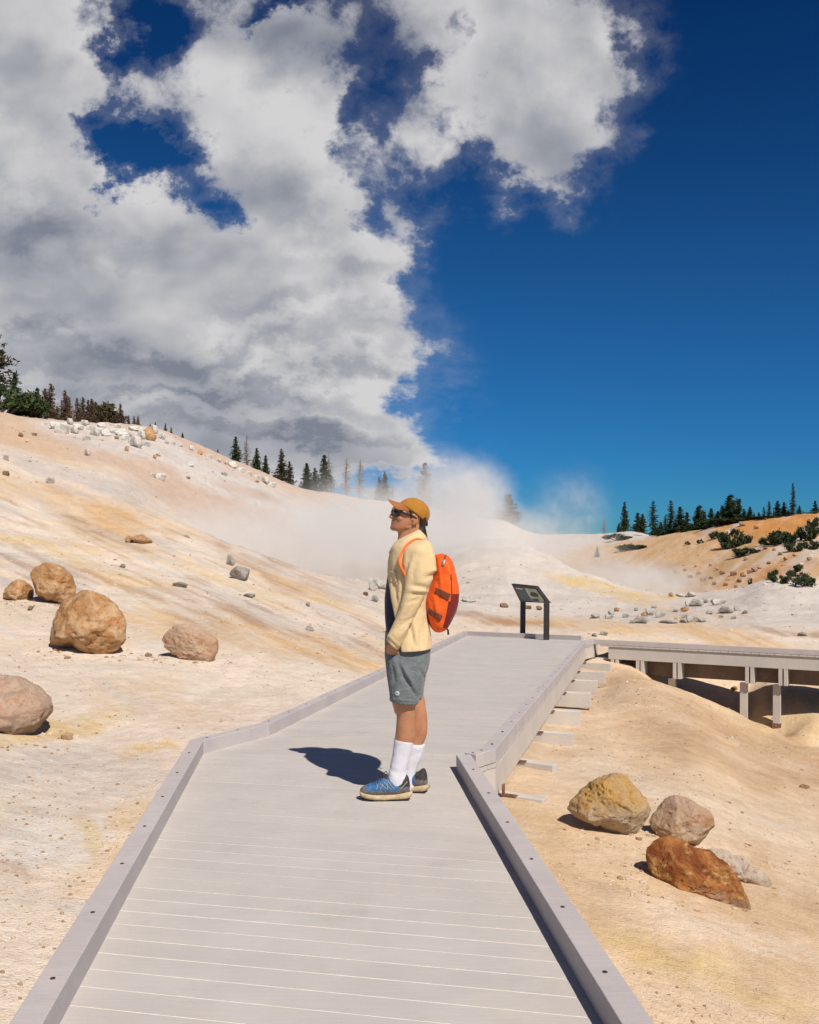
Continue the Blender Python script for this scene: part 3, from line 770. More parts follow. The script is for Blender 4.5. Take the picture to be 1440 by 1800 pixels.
shaped_rock('boulder', z8([(972, 560), (1010, 508), (1080, 468), (1130, 472), (1250, 527), (1312, 568), (1314, 630), (1285, 692), (1240, 698), (1140, 684), (1060, 655), (985, 605)]), PINKR, .42,
            'rounded oblong tan stone lying alone between the largest boulder and the kerb', seed=15, cuts=5, rough=.07, pits=.05)
shaped_rock('boulder', z8([(-300, 1000), (-250, 870), (-150, 790), (0, 785), (120, 825), (230, 885), (288, 955), (288, 1020), (232, 1085), (190, 1135), (130, 1190), (0, 1228), (-150, 1250), (-270, 1130)]), REDR, .9,
            'broad pink boulder, grey shade painted on its lower flank, cut off by the left edge', ground_px=(30, 1300), seed=21, cuts=7, rough=.09, pits=.03)
shaped_rock('boulder', z7([(112, 325), (150, 250), (215, 200), (300, 147), (360, 123), (425, 133), (475, 195), (525, 245), (572, 300), (562, 352), (495, 445), (430, 464), (370, 455), (280, 412), (200, 390), (150, 370)]), OCHR, .44,
            'yellow ochre boulder, pitted below, on the sand right of the boardwalk', seed=31, cuts=7, rough=.11, pits=.06)
shaped_rock('boulder', z7([(548, 385), (590, 308), (650, 248), (720, 243), (800, 278), (872, 328), (892, 390), (872, 444), (810, 512), (730, 488), (620, 470), (560, 420)]), PINKR, .36,
            'rounded mauve pink stone between the ochre boulder and the rust-red slab', seed=37, cuts=5, rough=.07)
shaped_rock('boulder', z7([(528, 560), (560, 498), (620, 462), (700, 467), (800, 517), (930, 572), (1003, 650), (1035, 720), (1074, 830), (1045, 886), (990, 880), (930, 866), (880, 868), (830, 842), (740, 772), (690, 755), (600, 700), (548, 645)]), RUSR, .36,
            'long rust-red rock with yellow streaks, nearest rock on the right', ground_px=(1195, 1565), seed=44, cuts=3, rough=.10, pits=.05, ex=.7)
shaped_rock('boulder', z7([(830, 530), (900, 517), (1000, 556), (1090, 615), (1205, 700), (1195, 742), (1100, 730), (1010, 700), (930, 640)]), PALR, .25,
            'low pale crumbling ledge sunk in the sand behind the rust-red rock', ground_px=(1290, 1545), seed=51, rough=.16, cat='rock', ex=.9)

# prototypes for smaller stones
def proto_rock(seed, cuts=9, rough=.12):
    v, f = ICO3; v = v.copy(); rng = np.random.RandomState(seed)
    for i in range(cuts+6):
        n = rng.normal(size=3); n /= np.linalg.norm(n); d = rng.uniform(.55, .85); e = v@n-d; v -= np.where(e > 0, e, 0)[:, None]*n
    nn = v/np.linalg.norm(v, axis=1)[:, None]
    v = v+nn*(fbm(v*1.8+seed, 4, seed)*rough)[:, None]
    lo, hi = v.min(0), v.max(0); return (v-(lo+hi)/2)/((hi-lo)/2), f
PROTO = {}
for mname, m in (('white', WHTR), ('grey', GRYR), ('brown', BRNR), ('tan', TANR)):
    for k in range(4):
        v, f = proto_rock(100+k*7+len(mname))
        me = MB().add(v, f).mesh('rock', m); PROTO[mname, k] = me
def stone(px, base, w, h, kind, label, group=None, k=None, ymin=12, sink=.15, name='rock', cat='rock', y=None, dp=.8):
    if y is None: g = ground_at(px, base, ymin)
    else:
        x = (px-CX)/F*y; g = np.array((x, y, float(hz(np.array(x), np.array(y)))))
    o = bpy.data.objects.new(name, PROTO[kind, (int(px*7+base) if k is None else k) % 4]); COL.objects.link(o)
    sx, sz = w/F*g[1]/2, h/F*g[1]/2
    o.scale = (sx, sx*dp, sz*(1+sink)); o.location = (g[0], g[1]+sx*dp*.4, g[2]+sz*(1-sink))
    o.rotation_euler = (0, 0, random.uniform(-.5, .5))
    tag(o, label, cat, group)
    return o
stone(405, 994, 16, 20, 'white', 'small upright white stone above the grey slope stone', k=0)
stone(421, 1019, 36, 24, 'grey', 'pale grey slab stone midway down the left slope', k=1)
stone(656, 1029, 20, 14, 'white', 'white stone with a dark hollow at the foot of the slope, left of the hiker', k=2)
stone(673, 1036, 24, 16, 'white', 'white block right behind the front of the jacket', k=3)
stone(655, 1038, 13, 13, 'white', 'small white stone just below the hollow white stone', k=1)
stone(659, 1058, 13, 12, 'white', 'lowest small white stone by the hiker, set in brown soil', k=0)
stone(643, 1047, 9, 7, 'brown', 'small brown stone left of the lowest white stone by the hiker', k=2)
stone(541, 1066, 8, 7, 'grey', 'dark grey pebble in the middle of the streaky slope', k=0)
stone(438, 1050, 22, 7, 'grey', 'flat mossy dark stone on the streaky slope', k=1)
stone(215, 998, 11, 7, 'grey', 'grey pebble on the streaky slope above the oblong tan stone', k=3)
stone(545, 1109, 16, 9, 'white', 'pale flat stone on the slope above the orange soil', k=1)
stone(318, 1032, 28, 9, 'grey', 'cluster-like flat grey stone on the lower slope', k=2)
stone(247, 955, 38, 16, 'tan', 'ochre outcrop knob below the yellow band of the slope', k=0)
stone(228, 953, 18, 12, 'tan', 'small ochre knob left of the ochre outcrop', k=3)
stone(53, 1073, 12, 8, 'tan', 'small tan pebble on white soil under the knobbly rock', k=2, ymin=8)
for i, (px, b, w, h, kd) in enumerate([(153, 801, 13, 13, 'white'), (223, 793, 9, 9, 'tan'), (282, 844, 18, 13, 'white'), (268, 838, 10, 7, 'white'), (272, 806, 9, 7, 'tan'), (278, 802, 8, 6, 'grey'), (335, 820, 16, 10, 'white'),
                                       (394, 836, 11, 7, 'grey'), (50, 811, 12, 8, 'white'), (10, 808, 10, 10, 'white'), (88, 850, 16, 12, 'white'), (331, 842, 7, 5, 'brown'), (60, 752+14, 9, 6, 'brown'), (205, 772, 8, 6, 'brown'), (36, 768, 9, 8, 'brown'), (10, 836, 12, 9, 'brown')]):
    lab = {'white': 'white stone', 'tan': 'tan stone', 'grey': 'grey stone', 'brown': 'dark brown stone'}[kd]
    stone(px, b, w, h, kd, 'loose %s on the bare left hillside, %s stone from its left end' % (lab, ORD(sorted([153, 223, 282, 268, 272, 278, 335, 394, 50, 10.5, 88, 331, 60, 205, 36, 10]).index(10.5 if (px == 10 and b == 808) else px))), 'loose stones on the left hillside', ymin=30)
# white crest rocks on the left hill
cr = [(118, 752, 12, 8), (130, 758, 16, 11), (158, 752, 12, 8), (174, 757, 14, 9), (186, 763, 18, 12), (198, 757, 10, 7), (220, 770, 14, 9), (230, 776, 10, 7), (258, 780, 12, 8), (284, 768, 14, 11), (292, 776, 10, 7), (304, 778, 9, 6), (318, 782, 8, 6), (368, 802, 9, 7), (384, 808, 10, 7), (396, 812, 9, 6), (424, 826, 12, 8), (438, 832, 10, 7), (95, 750, 16, 12), (108, 758, 24, 18), (122, 742, 14, 10), (137, 752, 18, 10), (148, 744, 17, 9), (166, 762, 18, 16), (178, 747, 16, 8), (206, 748, 12, 6), (213, 762, 24, 12), (228, 764, 12, 9), (236, 753, 20, 8), (248, 768, 16, 14), (252, 758, 18, 10),
      (238, 782, 26, 18), (262, 770, 24, 22), (270, 758, 16, 14), (152, 770, 14, 9), (337, 788, 8, 8), (352, 795, 10, 9), (409, 818, 16, 10), (452, 838, 10, 7), (466, 846, 18, 11), (478, 852, 14, 8)]
for i, (px, b, w, h) in enumerate(sorted(cr)):
    stone(px, b+4, w, h*1.15, 'tan' if px in (352, 262) else 'white', '%s rock on the white crest of the left hill, %s from the left' % ('ochre' if px in (352, 262) else 'chalky white', ORD(i)), 'rocks along the white hill crest', ymin=60)
# rubble heap beyond the footbridge
hp = [(1048, 1085, 18, 9), (1076, 1079, 12, 9), (1070, 1086, 16, 8), (1085, 1073, 10, 7), (1128, 1094, 26, 14), (1143, 1080, 16, 13), (1160, 1084, 18, 12), (1133, 1083, 12, 10), (1112, 1094, 10, 6), (1100, 1084, 12, 8), (1176, 1094, 34, 6), (1180, 1047, 9, 8), (1200, 1047, 20, 6),
      (1218, 1047, 20, 9), (1205, 1073, 14, 8), (1212, 1064, 18, 10), (1226, 1064, 24, 14), (1240, 1058, 14, 8), (1216, 1092, 22, 13), (1235, 1092, 16, 9), (1202, 1093, 14, 7), (1204, 1084, 10, 7), (1262, 1062, 28, 12), (1278, 1076, 28, 13), (1248, 1078, 12, 7), (1297, 1072, 12, 9),
      (1310, 1077, 10, 7), (1268, 1084, 8, 5), (1290, 1086, 9, 5), (1188, 1074, 10, 6), (1118, 1072, 8, 6), (1150, 1067, 9, 5)]
for i, (px, b, w, h) in enumerate(sorted(hp)):
    kd = ('white', 'grey', 'white', 'tan', 'white')[i % 5] if w < 15 else 'white'
    stone(px, b+2, w, h, kd, '%s rock in the rubble heap beyond the footbridge, %s from its left end' % ({'white': 'pale', 'grey': 'grey', 'tan': 'tan'}[kd], ORD(i)), 'rubble rocks beyond the footbridge', ymin=24)
stone(887, 1068, 15, 8, 'brown', 'dark reddish stone left of the information sign', k=1, ymin=22)
stone(929, 1071, 12, 7, 'brown', 'dark stone seen under the sign, by its left post', k=2, ymin=22)
stone(948, 1073, 10, 8, 'brown', 'reddish stone seen under the sign, by its right post', k=3, ymin=22)
stone(825, 1058, 26, 10, 'white', 'flat pale stone just right of the orange backpack', k=1, ymin=22)
stone(1062, 1117, 14, 7, 'white', 'small pale stone right behind the kerb where the footbridge begins', k=2, ymin=20)
stone(1045, 1119, 9, 6, 'grey', 'small grey stone behind the kerb, next to the first bridge stone', k=0, ymin=20)
stone(1411, 1118, 16, 7, 'grey', 'grey flat stone on the far bank near the right edge', k=0, ymin=20)
stone(1292, 1214, 12, 8, 'tan', 'tan stone in the dark hollow under the footbridge', k=1, ymin=14)
stone(1415, 1386, 18, 7, 'tan', 'thin reddish stone chip on the sandy slope at the right', k=3, ymin=3)
# stones at the foot of the orange hill
fr = [(1190, 1008, 8), (1204, 1004, 7), (1214, 1016, 9), (1228, 1010, 8), (1236, 1022, 11), (1250, 1018, 8), (1262, 1002, 9), (1270, 1010, 10), (1281, 1020, 9), (1290, 1012, 12), (1300, 1024, 10), (1308, 1014, 12), (1318, 1008, 10), (1328, 1005, 12), (1336, 1000, 9), (1312, 985, 9), (1352, 992, 8),
      (1372, 976, 8), (1382, 985, 9), (1398, 978, 9), (1406, 968, 10), (1330, 930, 9), (1306, 925, 12), (1288, 938, 8), (1346, 966, 8), (1362, 968, 7), (1250, 995, 7), (1224, 997, 6), (1424, 985, 9), (1276, 1030, 8), (1256, 1028, 8), (1296, 1034, 9), (1320, 1020, 9)]
for i, (px, b, w) in enumerate(sorted(fr)):
    kd = 'brown' if i % 3 else 'tan'
    stone(px, b, w, w*.7, kd, '%s stone on the orange hillside, %s from its left end' % ({'brown': 'brown', 'tan': 'tan'}[kd], ORD(i)), 'stones on the orange hillside', ymin=80)

# uncountable grit: clods and pebbles lying on the near soil
def grit():
    v0, f0 = ico(1); mb = MB(); rng = np.random.RandomState(5); n = 0
    while n < 5000:
        y = 2.6*math.exp(rng.uniform(0, 2.05)); x = (rng.uniform(-60, 1500)-CX)/F*y
        if poly_sd(np.array([x]), np.array([y]), DECK)[0] < .16: continue
        cl = n2(np.array([x]), np.array([y]), .9, 3, 99)[0]
        if rng.uniform(-.45, .55) > cl*1.5: continue
        r = .0035*math.exp(rng.normal(0, .55))*(1+.06*y)
        r = min(r, .0055+.0009*y)
        z = float(hz(np.array(x), np.array(y)))
        s = np.array((r*rng.uniform(.7, 1.5), r*rng.uniform(.7, 1.5), r*rng.uniform(.5, .9)))
        q = v0*s*(1+rng.uniform(-.25, .25, (len(v0), 1))); a = rng.uniform(0, 6.28)
        q = np.stack([q[:, 0]*math.cos(a)-q[:, 1]*math.sin(a), q[:, 0]*math.sin(a)+q[:, 1]*math.cos(a), q[:, 2]], 1)
        mb.add(q+np.array((x, y, z+s[2]*.3)), f0, int(rng.rand() < .35)); n += 1
    for bx, by, br_ in BOUL:                                       # chips and clods round the foot of every boulder
        for _ in range(70):
            a = rng.uniform(0, 6.28); d = br_*rng.uniform(.55, 1.35); x, y = bx+d*math.cos(a), by+d*math.sin(a)*.8+br_*.1
            if y < 1 or poly_sd(np.array([x]), np.array([y]), DECK)[0] < .16: continue
            r = br_*.022*math.exp(rng.normal(0, .6)); z = float(hz(np.array(x), np.array(y)))
            s = np.array((r*rng.uniform(.8, 1.6), r*rng.uniform(.8, 1.4), r*rng.uniform(.5, .9)))
            mb.add(v0*s*(1+rng.uniform(-.25, .25, (len(v0), 1)))+np.array((x, y, z+s[2]*.2)), f0, int(rng.rand() < .5))
    return mb
GR = grit()
o = GR.build('gravel', [mat('grit_pale', (.50, .38, .26), (.60, .48, .36), 3, .95, coord='Object'), mat('grit_brown', (.30, .18, .10), (.40, .26, .15), 3, .95, coord='Object')], smooth=False)
tag(o, 'loose pale and brown grit scattered over the soil beside the boardwalk', 'gravel', kind='stuff')

def rubble():
    v0, f0 = ico(1); mb = MB(); rng = np.random.RandomState(8); n = 0
    while n < 3200:
        y = 13*math.exp(rng.uniform(0, 2.5)); px = rng.uniform(-60, 1500); x = (px-CX)/F*y
        if poly_sd(np.array([x]), np.array([y]), DECK)[0] < .3: continue
        cl = n2(np.array([x]), np.array([y]), .16, 3, 119)[0]
        if rng.uniform(-.5, .5) > cl: continue
        r = .00062*y*math.exp(rng.normal(0, .5)); z = float(hz(np.array(x), np.array(y)))
        s = np.array((r*rng.uniform(.7, 1.7), r*rng.uniform(.7, 1.3), r*rng.uniform(.4, .8)))
        mb.add(v0*s*(1+rng.uniform(-.25, .25, (len(v0), 1)))+np.array((x, y, z+s[2]*.3)), f0, int(rng.rand() < .45)); n += 1
    return mb
o = rubble().build('rubble', [mat('rubble_pale', (.60, .52, .43), (.52, .42, .32), 1, .95, coord='Object'), mat('rubble_brown', (.34, .22, .13), (.44, .30, .19), 1, .95, coord='Object')], smooth=False)
tag(o, 'small pale and brown stones strewn over the slopes behind the boardwalk', 'rubble', kind='stuff')
# ------------------------------------------------------------------ trees and shrubs
def leaf_mat(name, c1, c2, c3):
    m, t, b = new_mat(name)
    g = t.node('ShaderNodeTexCoord').outputs['Object']
    oi = t.node('ShaderNodeObjectInfo').outputs['Random']
    c = t.mix(t.rng(t.noise(g, .9, 3), .4, .6), c1, c2)
    c = t.mix(t.rng(t.noise(g, 3.1, 3), .55, .68), c, c3)
    c = t.mix(t.math('MULTIPLY', oi, .35), c, tuple(q*.6 for q in c1))
    t.l.new(c, b.inputs['Base Color']); b.inputs['Roughness'].default_value = .7; b.inputs['Specular IOR Level'].default_value = .2
    return m
GREEN = leaf_mat('needles_green', (.038, .06, .02), (.055, .078, .026), (.09, .10, .036))
DARK = leaf_mat('needles_dark', (.028, .046, .017), (.044, .064, .024), (.085, .092, .034))
BROWN = leaf_mat('needles_dry', (.13, .075, .045), (.10, .07, .04), (.17, .11, .075))
MIXED = leaf_mat('needles_mixed', (.06, .055, .022), (.10, .06, .03), (.045, .06, .02))
BARK = mat('bark', (.10, .07, .055), (.16, .12, .10), 3, .9, bump=.6, bscale=9, bdist=.05, stretch=(1, 1, .2))
DEADB = mat('bark_dead', (.20, .145, .115), (.28, .21, .18), 3, .9, bump=.5, bscale=9, bdist=.05, stretch=(1, 1, .2))

def tuft(mb, p, r, rng, n=3, flat=.6):
    for _ in range(n):
        a = rng.normal(size=3); a[2] *= flat; a /= np.linalg.norm(a)+1e-9
        b = np.cross(a, rng.normal(size=3)); b /= np.linalg.norm(b)+1e-9
        c = p+rng.normal(size=3)*r*.35; s = r*rng.uniform(.6, 1.25); w = s*rng.uniform(.28, .5)
        mb.add([c-a*s*.3-b*w*.5, c-a*s*.2+b*w*.6, c+a*s*.55+b*w*.35, c+a*s, c+a*s*.4-b*w*.55], [(0, 1, 2, 3, 4)])

def conifer(seed, Rb=.2, z0=.06, whorls=26, per=6, pw=.85, droop=-.25, bare=.0, side=0, lean=0, topy=.1, dens=1.0, tr=.022, up=0., fall=1.0, thick=1.0):
    "unit-height conifer: (trunk mesh builder, crown mesh builder)"
    rng = np.random.RandomState(seed); T = MB(); Cn = MB()
    bend = lambda z: np.array((lean*z*z+.012*math.sin(z*7+seed), .012*math.cos(z*5+seed), z))
    T.tube([bend(z) for z in np.linspace(-.03, .985, 9)], [tr*(1-z)**.8+.0025 for z in np.linspace(0, 1, 9)], 7)
    for i in range(whorls):
        t = (i+rng.uniform(-.3, .3))/whorls; t = min(max(t, 0), .985)
        z = z0+(1-z0)*t
        for k in range(per):
            if rng.rand() < .12: continue
            a = rng.uniform(0, 2*math.pi)
            Lb = Rb*((1-t)**pw+.03)*rng.uniform(.55, 1.2)*(1-.35*max(0, .12-t)/.12)
            if side: Lb *= (1+side*math.cos(a))*.75
            d = np.array((math.cos(a), math.sin(a), droop*(1-t)*fall+up*t+rng.uniform(-.12, .12)))
            p0 = bend(z); live = rng.rand() > bare
            p1 = p0+d*Lb*.55; p2 = p0+d*Lb+np.array((0, 0, .10*Lb))
            T.tube([p0, p1, p2], [(.0045*(1-t)+.0015)*thick, (.003*(1-t)+.0012)*thick, .0008*thick], 4, cap=False)
            if live:
                m = max(2, int(5*Lb/Rb*dens+1.5))
                for j in range(m):
                    s = (j+.6)/m; q = p0+d*Lb*s+np.array((0, 0, .10*Lb*s*s)); r = .62*Rb*(.40-.12*s)*(.6+.4*(1-t))
                    tuft(Cn, q+rng.normal(size=3)*Lb*.05, r, rng, int(3+2*dens))
            elif rng.rand() < .6:
                for j in range(3):
                    q = p0+d*Lb*rng.uniform(.3, 1); T.tube([q, q+rng.normal(size=3)*Lb*.22], [.0014, .0006], 3, cap=False)
    return T, Cn

def shrub(seed, w=1.0, n=46, up=.5):
    "unit-height low bush: bent stems and leaf tufts through an uneven dome"
    rng = np.random.RandomState(seed); T = MB(); Cn = MB()
    lob = []
    for _ in range(12):
        x = rng.uniform(-.8, .8)*w; lob.append((x, rng.uniform(-.4, .4)*w, rng.uniform(.15, .8)*(1-.5*abs(x)/w), rng.uniform(.12, .27)))
    for x, y, z, r in lob:
        T.tube([(x*.15, y*.15, -.05), (x*.5, y*.5, z*.45), (x, y, z)], [.03, .022, .008], 5)
        for _ in range(int(n*.75)):
            d = rng.normal(size=3); d /= np.linalg.norm(d); d *= rng.uniform(.35, 1.05)**.6*r
            p = np.array((x, y, z))+d*np.array((1.25, 1.2, .85))
            if p[2] < .02: p[2] = rng.uniform(.02, .12)
            tuft(Cn, p, .14, rng, 3, .9)
    return T, Cn
KIND = {}
def reg(name, specs, leaf, bark):
    L_ = []
    for T, Cn in specs: L_.append((T.mesh('trunk', bark), Cn.mesh('crown', leaf, smooth=False) if Cn.v else None))
    KIND[name] = L_
reg('fir', [conifer(s, .30, .03, 26, 7, .8) for s in (1, 2, 3)], DARK, BARK)
reg('green_fir', [conifer(s, .30, .03, 24, 7, .75) for s in (4, 5)], GREEN, BARK)
reg('spire', [conifer(s, .17, .03, 32, 6, .55, droop=-.5, dens=.9) for s in (6, 7, 8)], DARK, BARK)
reg('dry_fir', [conifer(s, .30, .05, 28, 7, .75, bare=.30, dens=.8) for s in (9, 10, 11)], BROWN, DEADB)
reg('mixed_fir', [conifer(s, .29, .04, 25, 6, .75, bare=.15) for s in (12, 13)], MIXED, BARK)
reg('snag', [conifer(s, .2, .12, 24, 6, .6, bare=1.0, droop=-.1, tr=.04, thick=2.2) for s in (14, 15, 16)], BROWN, DEADB)
reg('wind_pine', [conifer(s, .42, .22, 15, 6, .5, droop=-.1, side=sd_, up=.35, lean=ln, dens=1.3, tr=.03) for s, sd_, ln in ((17, -.75, .06), (18, -.6, -.08), (19, .4, .05))], DARK, BARK)
reg('pine', [conifer(20, .36, .35, 14, 7, .35, droop=0, up=.3, dens=1.2, tr=.035)], MIXED, BARK)
reg('shrub', [shrub(s, 1.1) for s in (21, 22, 23)], DARK, BARK)
reg('green_shrub', [shrub(s, 1.2, 60) for s in (24, 25)], GREEN, BARK)
reg('brown_shrub', [shrub(s, .9, 70) for s in (26,)], MIXED, BARK)
NAMES = {'fir': 'fir_tree', 'green_fir': 'fir_tree', 'spire': 'fir_tree', 'dry_fir': 'fir_tree', 'mixed_fir': 'fir_tree', 'snag': 'dead_tree', 'wind_pine': 'pine_tree', 'pine': 'pine_tree', 'shrub': 'shrub', 'green_shrub': 'shrub', 'brown_shrub': 'shrub'}
def plant(kind, px, top, label, group, y=None, base=None, width=None, k=None, ymin=60, wmul=None):
    "stand a tree on the terrain so that it reaches up to the photo row 'top'"
    if y is None:
        g = ground_at(px, base, ymin)
    else:
        x = (px-CX)/F*y; g = np.array((x, y, float(hz(np.array(x), np.array(y)))))
    zt = H-(top-HY)/F*g[1]; h = max(.25, zt-g[2]+.04)
    T, Cn = KIND[kind][(int(px) if k is None else k) % len(KIND[kind])]
    root = empty(NAMES[kind], (g[0], g[1], g[2]-.04), random.uniform(-.35, .35) if kind in ('wind_pine',) else random.uniform(0, 6.28))
    wd = h if width is None else width/F*g[1]
    sx = (wmul or 1.0) if width is None else wd/h
    for me, nm in ((T, 'trunk'), (Cn, 'crown')):
        if me is None: continue
        o = bpy.data.objects.new(nm if 'shrub' not in kind else {'trunk': 'stem', 'crown': 'foliage'}[nm], me); COL.objects.link(o)
        o.parent = root; o.scale = (h*sx, h*sx, h)
    tag(root, label, 'tree' if 'shrub' not in kind else 'shrub', group)
    return root
AD = {'fir': 'dark fir', 'green_fir': 'green fir', 'spire': 'slim spire-shaped fir', 'dry_fir': 'dry brown fir', 'mixed_fir': 'brownish fir', 'snag': 'bare dead tree', 'wind_pine': 'wind-bent dark pine', 'pine': 'tall round-topped pine',
      'shrub': 'dark low shrub', 'green_shrub': 'dense green shrub', 'brown_shrub': 'big round brownish bush'}
def rowof(items, where, group, yoff=3, ymin=70, ymax=200, wmul=None):
    items = sorted(items, key=lambda q: q[1]); tot = {}
    cnt = {}
    for it in items: tot[it[0]] = tot.get(it[0], 0)+1
    for it in items:
        kind, px, top = it[:3]; i = cnt.get(kind, 0); cnt[kind] = i+1
        nth = '' if tot[kind] == 1 else (', leftmost such' if i == 0 else ', rightmost such' if i == tot[kind]-1 else ', %s such from the left' % ORD(i))
        yy = crest_y(px, ymin, ymax)+yoff+(it[4] if len(it) > 4 else 0)
        plant(kind, px, top, '%s %s%s' % (AD[kind], where, nth), group, y=yy, width=it[3] if len(it) > 3 else None, wmul=wmul)
rowof([('pine', -24, 592), ('green_fir', 25, 655), ('green_shrub', 8, 668, 60, -2), ('green_shrub', 34, 682, 46, -2), ('green_shrub', 58, 700, 40, -2), ('green_fir', 66, 681), ('dry_fir', 80, 682), ('dry_fir', 89, 673), ('green_fir', 101, 714), ('dry_fir', 115, 686), ('dry_fir', 121, 698),
       ('dry_fir', 136, 700), ('dry_fir', 146, 697), ('dry_fir', 155, 702), ('dry_fir', 161, 700), ('brown_shrub', 184, 700, 46), ('dry_fir', 212, 709), ('snag', 75, 690), ('snag', 108, 700), ('snag', 128, 705)], 'on the crest above the left hillside', 'trees above the left hillside')
rowof([('dry_fir', 226, 730), ('dry_fir', 236, 731), ('dry_fir', 243, 731), ('green_fir', 264, 744), ('fir', 273, 742), ('mixed_fir', 291, 744), ('dry_fir', 301, 750), ('fir', 321, 760), ('snag', 360, 781), ('fir', 371, 791), ('mixed_fir', 383, 789)], 'behind the white hill crest', 'small trees behind the white hill crest')
rowof([('fir', 415, 767), ('snag', 434, 763), ('fir', 451, 787), ('fir', 467, 800), ('mixed_fir', 494, 789), ('mixed_fir', 509, 810), ('fir', 539, 813), ('fir', 553, 822), ('fir', 571, 799), ('snag', 578, 797)], 'where the crest meets the steam', 'firs along the lower crest')
rowof([('snag', 609, 803), ('snag', 633, 806), ('mixed_fir', 666, 838), ('mixed_fir', 676, 830), ('mixed_fir', 747, 812), ('snag', 690, 850)], 'half lost in steam left of the hiker', 'trees in the steam', 2, 100, 220)
rowof([('fir', 893, 868, 96), ('mixed_fir', 876, 888), ('fir', 910, 905), ('fir', 858, 905), ('snag', 1062, 908), ('mixed_fir', 993, 955), ('mixed_fir', 975, 962)], 'in the thin steam right of the hiker', 'trees in thin steam behind the pale mound', 2, 150, 290)
rowof([('fir', 1098, 881, 36), ('fir', 1088, 920), ('fir', 1121, 901), ('fir', 1129, 903), ('spire', 1149, 880), ('fir', 1162, 917), ('spire', 1179, 879), ('fir', 1195, 890), ('wind_pine', 1226, 889, 44), ('fir', 1250, 893), ('wind_pine', 1280, 870, 52), ('wind_pine', 1299, 876, 34), ('fir', 1262, 898), ('fir', 1318, 890),
       ('spire', 1343, 890), ('spire', 1352, 880), ('fir', 1367, 880), ('fir', 1378, 882), ('spire', 1394, 848, 46), ('fir', 1405, 888), ('fir', 1433, 880), ('fir', 1447, 886), ('spire', 1170, 905), ('fir', 1334, 900), ('fir', 1422, 900), ('fir', 1208, 900), ('fir', 1238, 899), ('fir', 1270, 888), ('fir', 1290, 884), ('fir', 1308, 894), ('fir', 1326, 902), ('spire', 1360, 896), ('fir', 1386, 896), ('fir', 1412, 898), ('fir', 1156, 926), ('fir', 1188, 914)], 'on the skyline of the orange hill', 'trees on the skyline of the orange hill', 1.5, 120, 260, 1.3)
rowof([('shrub', 1165, 932, 28), ('shrub', 1196, 926, 33), ('shrub', 1222, 916, 38), ('shrub', 1246, 912, 28), ('shrub', 1270, 906, 33), ('shrub', 1300, 906, 38), ('shrub', 1330, 909, 28), ('shrub', 1356, 906, 33), ('shrub', 1382, 904, 32), ('shrub', 1410, 901, 33), ('shrub', 1436, 900, 28), ('shrub', 1212, 920, 32), ('shrub', 1284, 908, 32), ('shrub', 1345, 906, 28)],
      'among the skyline trees of the orange hill', 'low shrubs along the orange hill crest', 0, 120, 260)
sh = [(1293, 962, 925, 42), (1284, 965, 945, 30), (1258, 948, 928, 22), (1315, 976, 957, 40), (1303, 976, 962, 26), (1366, 958, 922, 40), (1378, 956, 930, 36), (1355, 958, 938, 28), (1396, 970, 944, 26), (1426, 966, 944, 26), (1420, 950, 912, 34), (1358, 1018, 996, 24), (1372, 1024, 1006, 26), (1392, 1014, 1000, 18), (1405, 1004, 987, 20), (1416, 1031, 1003, 40),
      (1430, 925, 905, 24), (1232, 955, 945, 10), (1209, 958, 950, 8), (1319, 1029, 1013, 8), (1333, 1028, 1021, 5)]
for i, (px, b, tp, w) in enumerate(sorted(sh)):
    plant('shrub', px, tp, 'dark evergreen shrub on the open orange slope, %s from the left' % ORD(i), 'shrubs on the orange slope', base=b, width=w*.68, ymin=44 if b > 1010 and px > 1340 else 84)
plant('shrub', 1086, 936, 'dark sprawling shrub at the foot of the fir on the white far hill', 'shrubs on the far white hill', base=950, width=28, ymin=120)
plant('shrub', 1105, 952, 'grey green shrub on the white far hill, beyond the orange slope', 'shrubs on the far white hill', base=968, width=34, ymin=120)
plant('fir', 1050, 961, 'lone little fir on the slope right of the pale mound', 'small firs in the steam valley', base=979, ymin=90)
